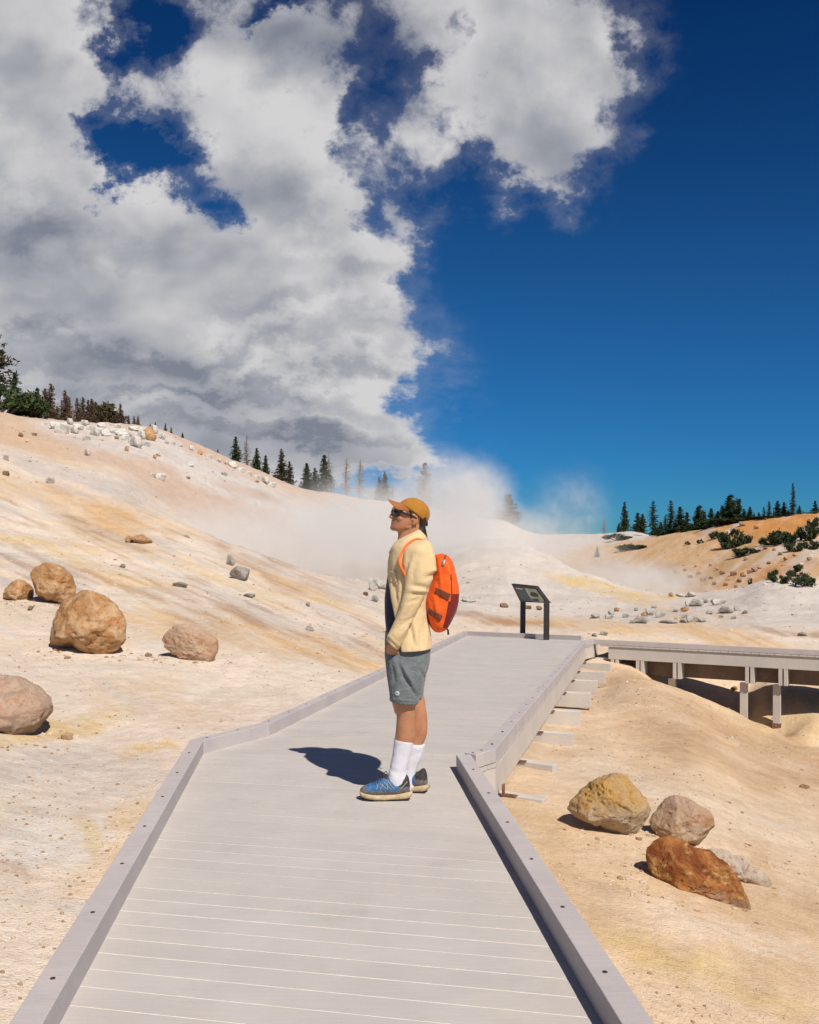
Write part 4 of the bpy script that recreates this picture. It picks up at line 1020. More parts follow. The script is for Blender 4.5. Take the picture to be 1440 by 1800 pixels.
# ------------------------------------------------------------------ the hiker
PD = 5.85
PO = np.array(((700-CX)/F*PD, PD, 0.0))
def Q(px, py, dy=0.0):
    return P(px, py, PD+dy)-PO
def cat_rom(A, n):
    "resample rows of a table smoothly"
    A = np.asarray(A, float); k = len(A); out = []
    for i in range(k-1):
        p0, p1, p2, p3 = A[max(i-1, 0)], A[i], A[i+1], A[min(i+2, k-1)]
        for j in range(n):
            t = j/n; out.append(.5*((2*p1)+(p2-p0)*t+(2*p0-5*p1+4*p2-p3)*t*t+(3*p1-p0-3*p2+p3)*t**3))
    out.append(A[-1]); return np.array(out)
def loft(mb, st, n=28, sub=4, p=2.0, th=None, m=0, cap=True):
    """skin through sections (front px, front py, back px, back py, dy, half depth); front is towards the left of the photo.
    th = None closes every ring; otherwise a function of the 0..1 station gives the half opening angle at the front"""
    T = cat_rom(st, sub); v = []; f = []; K = len(T)
    for i, (ax, ay, bx, by, dy, rb) in enumerate(T):
        A, B = Q(ax, ay, dy), Q(bx, by, dy); c = (A+B)/2; a = (A-B)/2
        t0 = th(i/(K-1)) if th else 0
        for k in range(n):
            q = (t0+(2*math.pi-2*t0)*k/(n-1)) if th else 2*math.pi*k/n
            cs, sn = math.cos(q), math.sin(q)
            e = 2/p; cs = math.copysign(abs(cs)**e, cs); sn = math.copysign(abs(sn)**e, sn)
            v.append(c+a*cs+np.array((0, -rb*sn, 0)))
    for i in range(K-1):
        for k in range(n-(1 if th else 0)):
            f.append((i*n+k, (i+1)*n+k, (i+1)*n+(k+1) % n, i*n+(k+1) % n))
    if cap and not th:
        f.append(tuple(range(n))); f.append(tuple(range((K-1)*n, K*n))[::-1])
    mb.add(v, f, m); return mb
def remesh(mb, name, mats, parent, vox=.005, sm=6, post=None):
    me = mb.mesh('tmp', mats)
    bm = bmesh.new(); bm.from_mesh(me); bmesh.ops.recalc_face_normals(bm, faces=bm.faces); bm.to_mesh(me); bm.free()
    o = bpy.data.objects.new('tmp', me); COL.objects.link(o)
    r = o.modifiers.new('r', 'REMESH'); r.mode = 'VOXEL'; r.voxel_size = vox
    s_ = o.modifiers.new('s', 'SMOOTH'); s_.factor = .5; s_.iterations = sm
    dg = bpy.context.evaluated_depsgraph_get(); dg.update()
    nm = bpy.data.meshes.new_from_object(o.evaluated_get(dg), depsgraph=dg)
    bpy.data.objects.remove(o); bpy.data.meshes.remove(me)
    nm.name = name; nm.materials.clear()
    for q in (mats if isinstance(mats, list) else [mats]): nm.materials.append(q)
    nm.polygons.foreach_set('use_smooth', [True]*len(nm.polygons)); nm.polygons.foreach_set('material_index', [0]*len(nm.polygons))
    if post: folds(nm, post)
    return link(name, nm, parent)
def coords(me):
    a = np.empty(len(me.vertices)*3, np.float32); me.vertices.foreach_get('co', a); return a.reshape(-1, 3).astype(float)
def folds(me, fn):
    "move vertices along their normals (cloth folds)"
    me.update(); c = coords(me); n = np.empty(len(me.vertices)*3, np.float32); me.vertices.foreach_get('normal', n); n = n.reshape(-1, 3)
    c = c+n*fn(c)[:, None]; me.vertices.foreach_set('co', c.astype(np.float32).ravel()); me.update()
def pxof(c):
    "photo pixel of local points (for cloth folds only)"
    y = c[:, 1]+PO[1]; return (c[:, 0]+PO[0])/y*F+CX, HY-(c[:, 2]-H)/y*F
def crease(c, x0, y0, x1, y1, w, side=-1):
    px, py = pxof(c); ex, ey = x1-x0, y1-y0; l2 = ex*ex+ey*ey
    t = np.clip(((px-x0)*ex+(py-y0)*ey)/l2, 0, 1); d = np.hypot(px-x0-t*ex, py-y0-t*ey)
    k = np.exp(-(d/w)**2)*np.sin(np.pi*np.clip(t, .04, .96))**.5
    return k*(c[:, 1] < .03) if side < 0 else k

def cloth(name, c1, c2, scale=30, weave=900, bump=.35, rough=.85, sheen=.15, wrinkle=28, wd=.006):
    m, t, b = new_mat(name); v = t.node('ShaderNodeTexCoord').outputs['Object']
    c = t.mix(t.rng(t.noise(v, scale, 4, .6), .35, .65), c1, c2)
    c = t.mix(t.rng(t.noise(v, 220, 3, .7), .4, .7, 0, .22), c, tuple(q*.6 for q in c1))
    t.l.new(c, b.inputs['Base Color']); b.inputs['Roughness'].default_value = rough; b.inputs['Sheen Weight'].default_value = sheen; b.inputs['Specular IOR Level'].default_value = .2
    n1 = t.bump(t.noise(v, wrinkle, 4, .55, .8), bump, wd); n2 = t.bump(t.noise(v, weave, 2, .5), .25, .0006, n1)
    t.l.new(n2, b.inputs['Normal']); return m
def skin():
    m, t, b = new_mat('skin'); v = t.node('ShaderNodeTexCoord').outputs['Object']
    c = t.mix(t.rng(t.noise(v, 16, 4), .35, .65), (.41, .17, .082), (.47, .215, .11))
    # darker beard shadow round jaw and chin, a fixed colour of the skin itself
    q = Q(692, 926); d = t.vmath('DISTANCE', v, tuple(q), 1)
    c = t.mix(t.math('MULTIPLY', t.rng(t.math('ADD', d, t.math('MULTIPLY', t.noise(v, 60, 3), .04)), .05, .10, 1, 0), .5), c, (.26, .12, .075))
    t.l.new(c, b.inputs['Base Color']); b.inputs['Roughness'].default_value = .5; b.inputs['Subsurface Weight'].default_value = .08
    b.inputs['Subsurface Radius'].default_value = (.02, .008, .004); b.inputs['Subsurface Scale'].default_value = .3
    t.l.new(t.bump(t.noise(v, 140, 4, .6), .12, .002), b.inputs['Normal']); return m
SKIN = skin()
JACK = cloth('jacket_cotton', (.66, .475, .25), (.70, .515, .285), wrinkle=15, wd=.014, bump=.45)
SHIRT = cloth('shirt_navy', (.012, .018, .035), (.016, .022, .045), wrinkle=14)
SHRT = cloth('shorts_grey', (.135, .15, .15), (.165, .18, .178), wrinkle=24, wd=.016, bump=.7)
SOCK = cloth('sock_cotton', (.74, .70, .72), (.66, .62, .64), 20, 500, .2, wrinkle=60, wd=.003)
CAPM = cloth('cap_cord', (.37, .150, .016), (.42, .18, .026), 40, 700, .2, wrinkle=50, wd=.002)
BRIM = cloth('brim_cord', (.34, .115, .035), (.38, .14, .045), 40, 700, .2)
HAIR = mat('hair', (.012, .008, .006), (.03, .02, .014), 60, .5, bump=.6, bscale=120, bdist=.004, stretch=(1, 1, .25))
LENS = mat('sunglass_lens', (.008, .008, .008), rough=.12, spec=.6); FRAME = mat('tortoise_frame', (.02, .010, .006), (.05, .02, .01), 40, .25, spec=.5)
PACK = cloth('pack_nylon', (.76, .10, .010), (.82, .125, .014), 18, 600, .45, .6, .05, wrinkle=16, wd=.014)
MARO = cloth('pack_maroon', (.16, .016, .014), (.20, .022, .018), 18, 600, .35, .6, .05)
STRP = cloth('pack_strap_brown', (.13, .035, .018), (.17, .05, .025), 60, 500, .3)
ORST = cloth('pack_strap_orange', (.80, .17, .03), (.84, .20, .04), 60, 500, .3)
BLK = mat('black_web', (.012, .011, .011), (.02, .018, .018), 60, .6)
SOLE = mat('shoe_sole', (.42, .31, .18), (.52, .40, .25), 40, .85, c3=(.42, .27, .13), bump=.4, bscale=120, bdist=.003)
OUTS = mat('shoe_outsole', (.03, .025, .02), rough=.9)
SGRY = mat('shoe_grey', (.13, .115, .10), (.19, .17, .15), 60, .85, bump=.3, bscale=400, bdist=.001)
SBLU = mat('shoe_blue', (.035, .11, .23), (.055, .16, .32), 50, .7, bump=.3, bscale=400, bdist=.001)
SDRK = mat('shoe_dark', (.028, .024, .024), (.055, .048, .046), 60, .85, bump=.3, bscale=300, bdist=.001)
SSTR = mat('shoe_stripe', (.33, .30, .26), rough=.7)

man = empty('person', tuple(PO))
tag(man, 'person in ochre cap, sunglasses, pale yellow jacket and grey shorts, standing on the boardwalk with a hand in a pocket, looking up to the left', 'person')
man['label'] = 'person in ochre cap, yellow jacket and grey shorts, one hand in pocket, looking left'
YC = Q(716, 905); YR = Matrix.Rotation(.27, 3, 'Z')
def yaw(mb, i0=0):
    for i in range(i0, len(mb.v)):
        p = Vector(mb.v[i])-Vector(YC); q = YR @ p; mb.v[i] = (q.x+YC[0], q.y+YC[1], q.z+YC[2])
# ---- body: one continuous skin
b = MB()
loft(b, [(700, 922, 741, 918, 0, .055), (699.5, 933, 741, 928, 0, .055), (699.5, 943, 743, 940, 0, .057), (697, 956, 750, 952, 0, .075), (692, 968, 758, 962, 0, .14)], 24, 3)
NECK = len(b.v)
DN, DFAR = -.095, .085                                         # near and far leg, sideways
loft(b, [(710, 884, 737, 887, 0, .040), (698, 890, 746, 896, 0, .064), (690.5, 897, 751, 905, 0, .076), (690, 903, 750, 911, 0, .077), (690.5, 909, 746, 917, 0, .075), (689, 915, 741, 922, 0, .071), (688, 921, 735, 926, 0, .064), (685.5, 927, 728, 931, 0, .054), (687.5, 932.5, 717, 935.5, 0, .038)], 32, 4)
loft(b, [(690.5, 897, 698, 900, 0, .009), (687.5, 901, 697, 904, 0, .011), (684.3, 905, 697, 908, 0, .014), (682.6, 908.3, 697, 911, 0, .017), (684.6, 911.2, 697, 913, 0, .015), (688, 912.5, 697, 914, 0, .010)], 14, 3)
b.ball(Q(687.6, 909.6, -.011), (.008, .007, .007)); b.ball(Q(687.6, 909.6, .011), (.008, .007, .007))
b.ball(Q(689.4, 916.6), (.0085, .023, .0055)); b.ball(Q(689.0, 920.4), (.0085, .021, .006)); b.ball(Q(689.5, 927.5), (.017, .022, .014))
b.ball(Q(694, 893.5), (.014, .055, .010)); b.ball(Q(700, 911, -.045), (.022, .022, .020)); b.ball(Q(700, 911, .045), (.022, .022, .020))
b.ball(Q(714, 926, -.048), (.035, .016, .016)); b.ball(Q(714, 926, .048), (.035, .016, .016))
for s in (-1, 1):                                                 # ears with a rim and lobe
    e = [Q(724 + 4.6*math.cos(a), 913.5 - 8.0*math.sin(a)+2.0*math.cos(a), s*.079) for a in np.linspace(-.9, 3.6, 12)]
    b.tube(e, [.0048]*12, 8); b.ball(Q(724.5, 914, s*.075), (.014, .008, .024)); b.ball(Q(722, 921.5, s*.076), (.007, .006, .008))
yaw(b, NECK)
loft(b, [(690, 968, 756, 962, 0, .15), (690, 990, 756, 988, 0, .17), (692, 1040, 752, 1040, 0, .155), (690, 1090, 750, 1090, 0, .15), (686, 1130, 752, 1130, 0, .165), (688, 1160, 752, 1160, 0, .16)], 28, 3)
for s, dy in ((-1, DN), (1, DFAR)):
    ox = 0 if s < 0 else 16; oy = 0 if s < 0 else -5
    loft(b, [(688, 1150, 748, 1150, dy*.9, .085), (688, 1200, 740, 1200, dy, .08), (689+ox*.6, 1233+oy, 733+ox*.85, 1233+oy, dy, .07), (692.5+ox, 1246+oy, 730+ox*1.15, 1246+oy, dy, .064), (697.0+ox, 1257+oy, 730+ox*1.3, 1262+oy, dy, .058), (696.5+ox, 1275+oy, 731+ox*1.3, 1281+oy, dy, .060), (694.5+ox, 1296+oy, 729+ox*1.25, 1302+oy, dy, .054), (691+ox, 1325+oy, 719+ox, 1330+oy, dy, .042), (686+ox, 1356+oy, 711+ox, 1362+oy, dy, .036), (683+ox, 1376+oy, 712+ox, 1380+oy, dy, .034)], 24, 4)
    b.ball(Q(703+ox*.9, 1244+oy, dy), (.038, .042, .05))
    # foot inside the shoe
    loft(b, [(680+ox, 1366+oy, 680+ox, 1396+oy, dy, .03), (700+ox, 1362+oy, 700+ox, 1396+oy, dy, .032), (716+ox, 1376+oy, 716+ox, 1394+oy, dy, .026)], 14, 3)
    # arm: shoulder, elbow, wrist
    d0, d1, d2 = s*.16, s*.212, s*.185
    hx = 0 if s < 0 else 3
    loft(b, [(716, 962, 752, 957, d0, .05), (718, 985, 756, 978, s*.198, .046), (718, 1010, 754, 1003, d1, .042), (716, 1034, 748, 1026, d1, .040), (707, 1062, 738, 1050, d1, .039), (696, 1092, 724, 1082, s*.21, .038), (687, 1114, 711, 1108, s*.195, .032), (683, 1128, 704, 1131, d2, .027)], 20, 4)
    # hand: palm, four bent fingers of different length, thumb from the side of the palm
    loft(b, [(684, 1122, 704, 1126, d2, .024), (681.5, 1133, 702, 1137, d2*.96, .021), (682.5, 1144, 700.5, 1148, d2*.88, .018), (686, 1155, 701, 1158, d2*.76, .014)], 18, 4)
    for k, (x0, y0, x1, y1, x2, y2) in enumerate(((686, 1154, 687.5, 1166, 691, 1174), (690.5, 1156, 692.5, 1170, 696, 1179), (695.3, 1157, 698, 1170, 701, 1178), (699.6, 1156, 703, 1166, 705.5, 1172))):
        dd = d2*.72; b.tube([Q(x0, y0-7, dd), Q(x0, y0, dd-s*.004), Q(x1, y1, dd-s*.012), Q(x2, y2, dd-s*.03)], [.0095, .009, .008, .0065], 10)
        b.ball(Q(x0, y0-9, d2*.86+s*.012), .0095, 8)
    b.tube([Q(684, 1132, d2*.96), Q(681.5, 1140, d2*.88), Q(682.5, 1148, d2*.76), Q(685, 1156, d2*.66)], [.014, .0115, .0098, .0075], 10)
body = remesh(b, 'body', SKIN, man, .0046, 4)
# ---- hair
b = MB()
loft(b, [(723, 897, 751, 903, 0, .072), (725, 906, 751.5, 912, 0, .074), (728, 914, 749.5, 920, 0, .070), (731, 924, 748, 926, 0, .062), (727, 934, 750, 934, 0, .066), (730, 941, 752, 943, 0, .064), (738, 946, 753.5, 951, 0, .054)], 26, 4)
b.tube([Q(747, 918), Q(751, 917), Q(751.5, 922), Q(752.5, 925)], [.018, .016, .010, .003], 8)
for s in (-1, 1): b.tube([Q(716, 896, s*.074), Q(717, 905, s*.077), Q(716.5, 912, s*.077)], [.010, .008, .003], 8)
for k in range(14):
    a = random.uniform(-.06, .06); b.tube([Q(740+random.uniform(-6, 6), 930, a), Q(746+random.uniform(-5, 3), 942, a), Q(748+random.uniform(-8, 4), 950+random.uniform(0, 3), a*.9)], [.008, .006, .002], 6)
yaw(b)
remesh(b, 'hair', HAIR, man, .004, 2, lambda c: .003*fbm(c*np.array((90, 90, 25)), 3, 5))
# ---- cap: crown, brim, button
cr = (Q(702.5, 886.5)+Q(748, 920))/2; axl = Q(748, 920)-Q(702.5, 886.5); la = np.linalg.norm(axl); ux = axl/la; uz = np.array((-ux[2], 0, ux[0])); 
if uz[2] < 0: uz = -uz
b = MB(); n = 40; rings = 14; v = []; f = []
for i in range(rings+1):
    ph = (i/rings)*math.pi/2*.985; r = math.cos(ph)**.82; hgt = math.sin(ph)*.101
    for k in range(n):
        a = 2*math.pi*k/n; x = math.cos(a)*la/2*1.06*r; y = math.sin(a)*.086*r
        rib = 1+.010*abs(math.sin(a*3))*math.sin(ph*2)
        v.append(cr+ux*(x*rib+.010*math.sin(ph))+np.array((0, 1, 0))*y*rib+uz*(hgt-.002))
for i in range(rings):
    for k in range(n): f.append((i*n+k, i*n+(k+1) % n, (i+1)*n+(k+1) % n, (i+1)*n+k))
f.append(tuple(range(rings*n, rings*n+n)))
b.add(v, f); yaw(b); cap = b.build('cap', CAPM, man)
sol = cap.modifiers.new('t', 'SOLIDIFY'); sol.thickness = .003
bt = MB().ball(cr+ux*.010+uz*.099, (.007, .007, .005), 8); yaw(bt); bt.build('button', CAPM, cap)
b = MB(); v = []; f = []; nu, nv = 22, 9
front = cr-ux*(la/2*.93)+uz*.012
fd = (Q(679.8, 886)-Q(704, 893)); fd = fd/np.linalg.norm(fd)
for i in range(nu+1):
    s = -1+2*i/nu
    for j in range(nv+1):
        q = j/nv; wdt = .078*(1-.10*q); lft = (1-abs(s)**2.6)**.5
        x0 = cr-ux*(la/2*1.02)*math.sqrt(max(0, 1-(s*.93)**2))
        reach = .078*lft*q
        p = x0+np.array((0, 1, 0))*s*wdt+fd*reach+uz*(.008-.030*abs(s)**2.0*(.35+.65*q)+.020*s*q)
        v.append(p)
for i in range(nu):
    for j in range(nv): f.append((i*(nv+1)+j, (i+1)*(nv+1)+j, (i+1)*(nv+1)+j+1, i*(nv+1)+j+1))
b.add(v, f); yaw(b); brm = b.build('brim', BRIM, cap); so2 = brm.modifiers.new('t', 'SOLIDIFY'); so2.thickness = .004
# ---- sunglasses
b = MB(); gl = empty('sunglasses', (0, 0, 0)); gl.parent = man
for s in (-1, 1):
    a = MB(); a.ball(Q(692.8, 901.6, s*.034), (.013, .031, .024), 12, rot=Matrix.Rotation(-s*.30, 3, 'Z')); yaw(a); a.build('lens', LENS, gl)
    b.tube([Q(695, 898.5, s*.066), Q(703, 900, s*.080), Q(722, 908.5, s*.082), Q(727, 912, s*.080)], [.010, .0085, .006, .004], 8)
    b.tube([Q(692.5+.0, 896.8, s*.008), Q(692, 896.4, s*.034), Q(694.5, 897.4, s*.066)], [.005, .006, .0065], 8)
    b.tube([Q(694, 906.5, s*.012), Q(693, 907.3, s*.034), Q(697, 905.5, s*.062)], [.003, .003, .003], 8)
b.tube([Q(692.3, 899, -.01), Q(691.8, 899, 0), Q(692.3, 899, .01)], [.004]*3, 8)
yaw(b); b.build('frame', FRAME, gl)
# ---- navy shirt
b = MB()
loft(b, [(699, 952, 748, 946, 0, .085), (689, 966, 755, 962, 0, .15), (685.5, 985, 757, 985, 0, .17), (682.5, 1005, 757, 1005, 0, .175), (679.6, 1025, 755, 1025, 0, .175), (676.0, 1052, 752, 1052, 0, .17), (676.0, 1075, 752, 1075, 0, .168), (678.2, 1100, 752, 1100, 0, .168), (679.8, 1120, 752, 1120, 0, .172), (680, 1136, 753, 1138, 0, .175)], 40, 5, 2.2)
sh_ = b.build('shirt', SHIRT, man); folds(sh_.data, lambda c: .004*fbm(c*np.array((9, 9, 5)), 3, 40))
# ---- shorts
b = MB()
loft(b, [(678, 1108, 756, 1108, 0, .172), (676.6, 1130, 756.5, 1130, 0, .182), (677, 1152, 756, 1155, 0, .19), (679, 1172, 752, 1176, 0, .19), (683, 1186, 746, 1188, 0, .18)], 40, 4, 2.3)
loft(b, [(677.5, 1140, 752, 1142, DN*.8, .105), (679.0, 1172, 750, 1172, DN*.95, .108), (682.6, 1198, 743, 1200, DN*1.05, .105), (684.6, 1216, 738.5, 1219, DN*1.08, .101), (685.6, 1232, 736, 1237, DN*1.08, .098)], 32, 5, 2.3)
loft(b, [(684, 1140, 756, 1142, DFAR*.8, .105), (686, 1172, 752.5, 1172, DFAR*.95, .105), (692, 1198, 748, 1198, DFAR*1.05, .10), (696, 1214, 745.6, 1214, DFAR*1.08, .095), (699, 1226, 744.6, 1227.5, DFAR*1.08, .092)], 32, 5, 2.3)
def fs(c):
    h = .006*fbm(c*np.array((14, 14, 6)), 3, 17)
    h -= .012*crease(c, 700, 1168, 718, 1206, 4); h += .010*crease(c, 706, 1166, 727, 1208, 5); h -= .014*crease(c, 712, 1190, 732, 1224, 3.2)
    h -= .008*crease(c, 690, 1160, 694, 1200, 3); h += .006*crease(c, 744, 1165, 738, 1215, 5); h -= .008*crease(c, 684, 1148, 712, 1142, 3); h -= .007*crease(c, 735, 1170, 748, 1196, 3)
    h += .004*crease(c, 686, 1229, 735, 1233, 2.0)
    h += .012*crease(c, 686, 1152, 699, 1180, 8); h -= .010*crease(c, 679, 1136, 700, 1153, 1.8)
    return h
shorts = remesh(b, 'shorts', SHRT, man, .0052, 5, fs)
# round white badge with a dark mark, low on the near leg
bc = Q(698.2, 1219.5, DN*1.08-.101)
hit, loc, nor, _ = shorts.ray_cast(Vector((bc[0], bc[1]-.3, bc[2])), Vector((0, 1, 0)))
if hit:
    rot = nor.to_track_quat('Z', 'Y').to_matrix(); bd = MB()
    ring = lambda r, z: [tuple(loc+rot @ Vector((r*math.cos(a), r*math.sin(a), z))) for a in np.linspace(0, 2*math.pi, 24, endpoint=False)]
    bd.add(ring(.0145, -.002)+ring(.0145, .003)+ring(.012, .004), [tuple((k, (k+1) % 24, 24+(k+1) % 24, 24+k)) for k in range(24)]+[tuple((24+k, 24+(k+1) % 24, 48+(k+1) % 24, 48+k)) for k in range(24)])
    bd.add(ring(.012, .0041), [tuple(range(24))], 1); bd.add(ring(.0092, .0046), [tuple(range(24))], 0)
    for x, y, w, h in ((-.0022, .001, .0028, .008), (.0026, -.0012, .0028, .0075), (0, 0, .006, .0022)):
        q = [loc+rot @ Vector((x+sx*w/2, y+sy*h/2, .0052)) for sx, sy in ((-1, -1), (1, -1), (1, 1), (-1, 1))]
        bd.add([tuple(k) for k in q], [(0, 1, 2, 3)], 1)
    bdg = bd.build('badge', [mat('badge_white', (.70, .70, .70), rough=.6), mat('badge_ink', (.05, .055, .06), rough=.7)], shorts, smooth=False)
# ---- jacket
b = MB()
def opening(s):
    py = 952+s*(1142-952)
    return float(np.interp(py, [952, 962, 968, 1000, 1018, 1040, 1062, 1078, 1100, 1142], [.75, .55, .10, .06, .12, .42, .74, .93, 1.10, 1.22]))
TOR = [(699, 952, 748, 946, 0, .088), (691, 958, 755, 951.5, 0, .155), (686.5, 968, 760.5, 961, 0, .19), (682.4, 985, 764, 982, 0, .208), (679.6, 1005, 764.5, 1005, 0, .21), (677.6, 1030, 757, 1030, 0, .205), (675.5, 1056, 750.5, 1056, 0, .198), (677, 1085, 753, 1087, 0, .196), (680, 1112, 757.5, 1116, 0, .202), (683, 1141, 760, 1137, 0, .214)]
loft(b, TOR, 88, 9, 2.25, th=opening)
def arm_st(s):
    k = s
    return [(716, 958, 750, 949, k*.150, .030), (711, 968, 757.5, 955.5, k*.180, .062), (708.5, 985, 763.5, 974, k*.198, .058), (710, 1006, 766, 996, k*.210, .059), (710.5, 1027, 761, 1016, k*.216, .057), (707, 1050, 751.5, 1037, k*.218, .055), (699.5, 1076, 740.5, 1062, k*.214, .053), (690, 1098, 729, 1086, k*.206, .051), (683, 1113, 718.5, 1110, k*.205, .053), (679.4, 1121, 708, 1131, k*.198, .049), (680, 1126.5, 699.5, 1143, k*.19, .046)]
for s in (-1, 1):
    b.ball(Q(735, 961.5, s*.115), (.078, .08, .046), 14)
    st = arm_st(s)
    if s > 0: st = [(a, b_+1, c_, d_+1, e_, g_) for a, b_, c_, d_, e_, g_ in st]
    loft(b, st, 34, 8, 2.1, cap=False)
def fj(c):
    px, py = pxof(c)
    h = .0050*fbm(c*np.array((9, 9, 5)), 3, 71)+.0010*fbm(c*np.array((34, 34, 26)), 3, 73)
    for q in ((752, 1034, 722, 1028, 4, -.010), (748, 1044, 716, 1046, 4, -.009), (742, 1052, 712, 1060, 3.5, -.007), (752, 1040, 720, 1037, 3, .008), (711, 1012, 722, 970, 2.6, -.014), (716, 1012, 728, 978, 4, .006), (766, 1008, 748, 1018, 3.5, -.009), (768, 1000, 750, 1006, 4, .007),
              (706, 1096, 690, 1112, 2.6, -.006), (716, 1096, 696, 1118, 3, -.006), (724, 1090, 702, 1122, 3, .006), (727, 1084, 706, 1100, 2.5, -.006), (727, 1132, 722, 1098, 3.2, -.016), (736, 1140, 731, 1104, 4, .008), (686, 1000, 692, 1040, 2.6, -.006), (697, 985, 700, 1040, 3, -.006), (703, 1000, 700, 1060, 3, .006), (750, 1135, 744, 1090, 3, -.005),
              (741, 985, 736, 1030, 5, .006), (728, 980, 724, 1028, 4, -.006), (722, 1046, 700, 1090, 4, .006), (732, 1052, 708, 1098, 4, -.006), (690, 1010, 700, 1068, 3.5, -.007), (741, 1100, 739, 1138, 3.5, -.007), (752, 1095, 751, 1136, 3, .005), (730, 1110, 727, 1140, 3, .006), (681, 1120, 700, 1139, 1.6, -.004), (714, 1138, 750, 1134, 1.4, -.003)):
        h += 1.15*q[5]*crease(c, *q[:4], q[4])
    return h
jk = b.build('jacket', JACK, man); folds(jk.data, fj)
ms = jk.modifiers.new('t', 'SOLIDIFY'); ms.thickness = .0045; ms.offset = -1
# collar: outer leaf folded down round the neck, standing proud of the shoulders
b = MB(); n = 44; v = []; f = []
CO = [((700.5, 951), (737, 932.5), .070), ((697, 951.5), (740.5, 931.5), .076), ((692, 957.5), (745, 938), .104), ((686, 968), (752, 950), .158)]
for i, (fr, bk, rb) in enumerate(CO):
    A, B = Q(*fr), Q(*bk); c = (A+B)/2; a = (A-B)/2
    for k in range(n):
        t0 = .30+.10*i*.3; th = t0+(2*math.pi-2*t0)*k/(n-1)
        tip = .020*(i/3)*(math.exp(-((k)/3.5)**2)+math.exp(-((n-1-k)/3.5)**2))
        v.append(c+a*math.cos(th)*(1+.0)+np.array((0, -rb*math.sin(th), 0))+np.array((-tip*.6, 0, -tip)))
for i in range(3):
    for k in range(n-1): f.append((i*n+k, (i+1)*n+k, (i+1)*n+k+1, i*n+k+1))
b.add(v, f); cl_ = b.build('collar', JACK, jk); m2 = cl_.modifiers.new('t', 'SOLIDIFY'); m2.thickness = .007; m2.offset = 1
# patch pocket, button band and cuff seam
def skin_patch(name, pts, mm, parent, lift, rows=8, target=None, thick=.003, dy=-.6):
    "a panel of cloth laid on the near side of a garment; corner pixels in turning order"
    tg = target; v = []; f = []; ok = True
    A, B, Cc, D = [np.array(q, float) for q in pts]
    for i in range(rows+1):
        for j in range(rows+1):
            s, t_ = i/rows, j/rows; p = (A*(1-s)+B*s)*(1-t_)+(D*(1-s)+Cc*s)*t_
            o = P(p[0], p[1], PD-.9)-PO; d = (P(p[0], p[1], PD+.9)-PO)-o; d = d/np.linalg.norm(d)
            hit, loc, nor, _ = tg.ray_cast(Vector(o), Vector(d))
            if not hit: return None
            if nor.dot(Vector(d)) > 0: nor = -nor
            v.append(tuple(loc+nor*lift))
    for i in range(rows):
        for j in range(rows): f.append((i*(rows+1)+j, (i+1)*(rows+1)+j, (i+1)*(rows+1)+j+1, i*(rows+1)+j+1))
    o = MB().add(v, f).build(name, mm, parent); q = o.modifiers.new('t', 'SOLIDIFY'); q.thickness = thick; q.offset = 0
    return o
bpy.context.view_layer.update()
skin_patch('pocket', [(686, 1004), (696.5, 1004), (697.5, 1023), (687, 1023)], JACK, jk, .003, target=jk)
skin_patch('cuff', [(681, 1118.5), (684.2, 1115), (704, 1134), (701, 1141)], JACK, jk, .002, target=jk)
# ---- socks
for s, dy in ((-1, DN), (1, DFAR)):
    ox = 0 if s < 0 else 17; oy = 0 if s < 0 else 5.5
    b = MB()
    loft(b, [(693.0+ox, 1299+oy, 727.5+ox*1.15, 1303.5+oy, dy, .057), (692.6+ox, 1303+oy, 727.2+ox*1.15, 1307.5+oy, dy, .0575), (691+ox, 1318+oy, 723.5+ox*1.1, 1323+oy, dy, .052), (688+ox, 1336+oy, 718+ox, 1341+oy, dy, .046), (684.5+ox, 1353+oy, 714+ox, 1357+oy, dy, .043), (681+ox, 1368+oy, 715+ox, 1372+oy, dy, .042), (682+ox, 1384+oy, 714+ox, 1386+oy, dy, .036)], 30, 6, 2.1)
    so = b.build('sock', SOCK, man)
    folds(so.data, lambda c: .0018*fbm(c*np.array((25, 25, 40)), 3, 31)+.0012*np.sin(np.arctan2(c[:, 1]-dy, c[:, 0]+.02)*26))
    if s < 0:
        so['label'] = 'white ribbed sock'
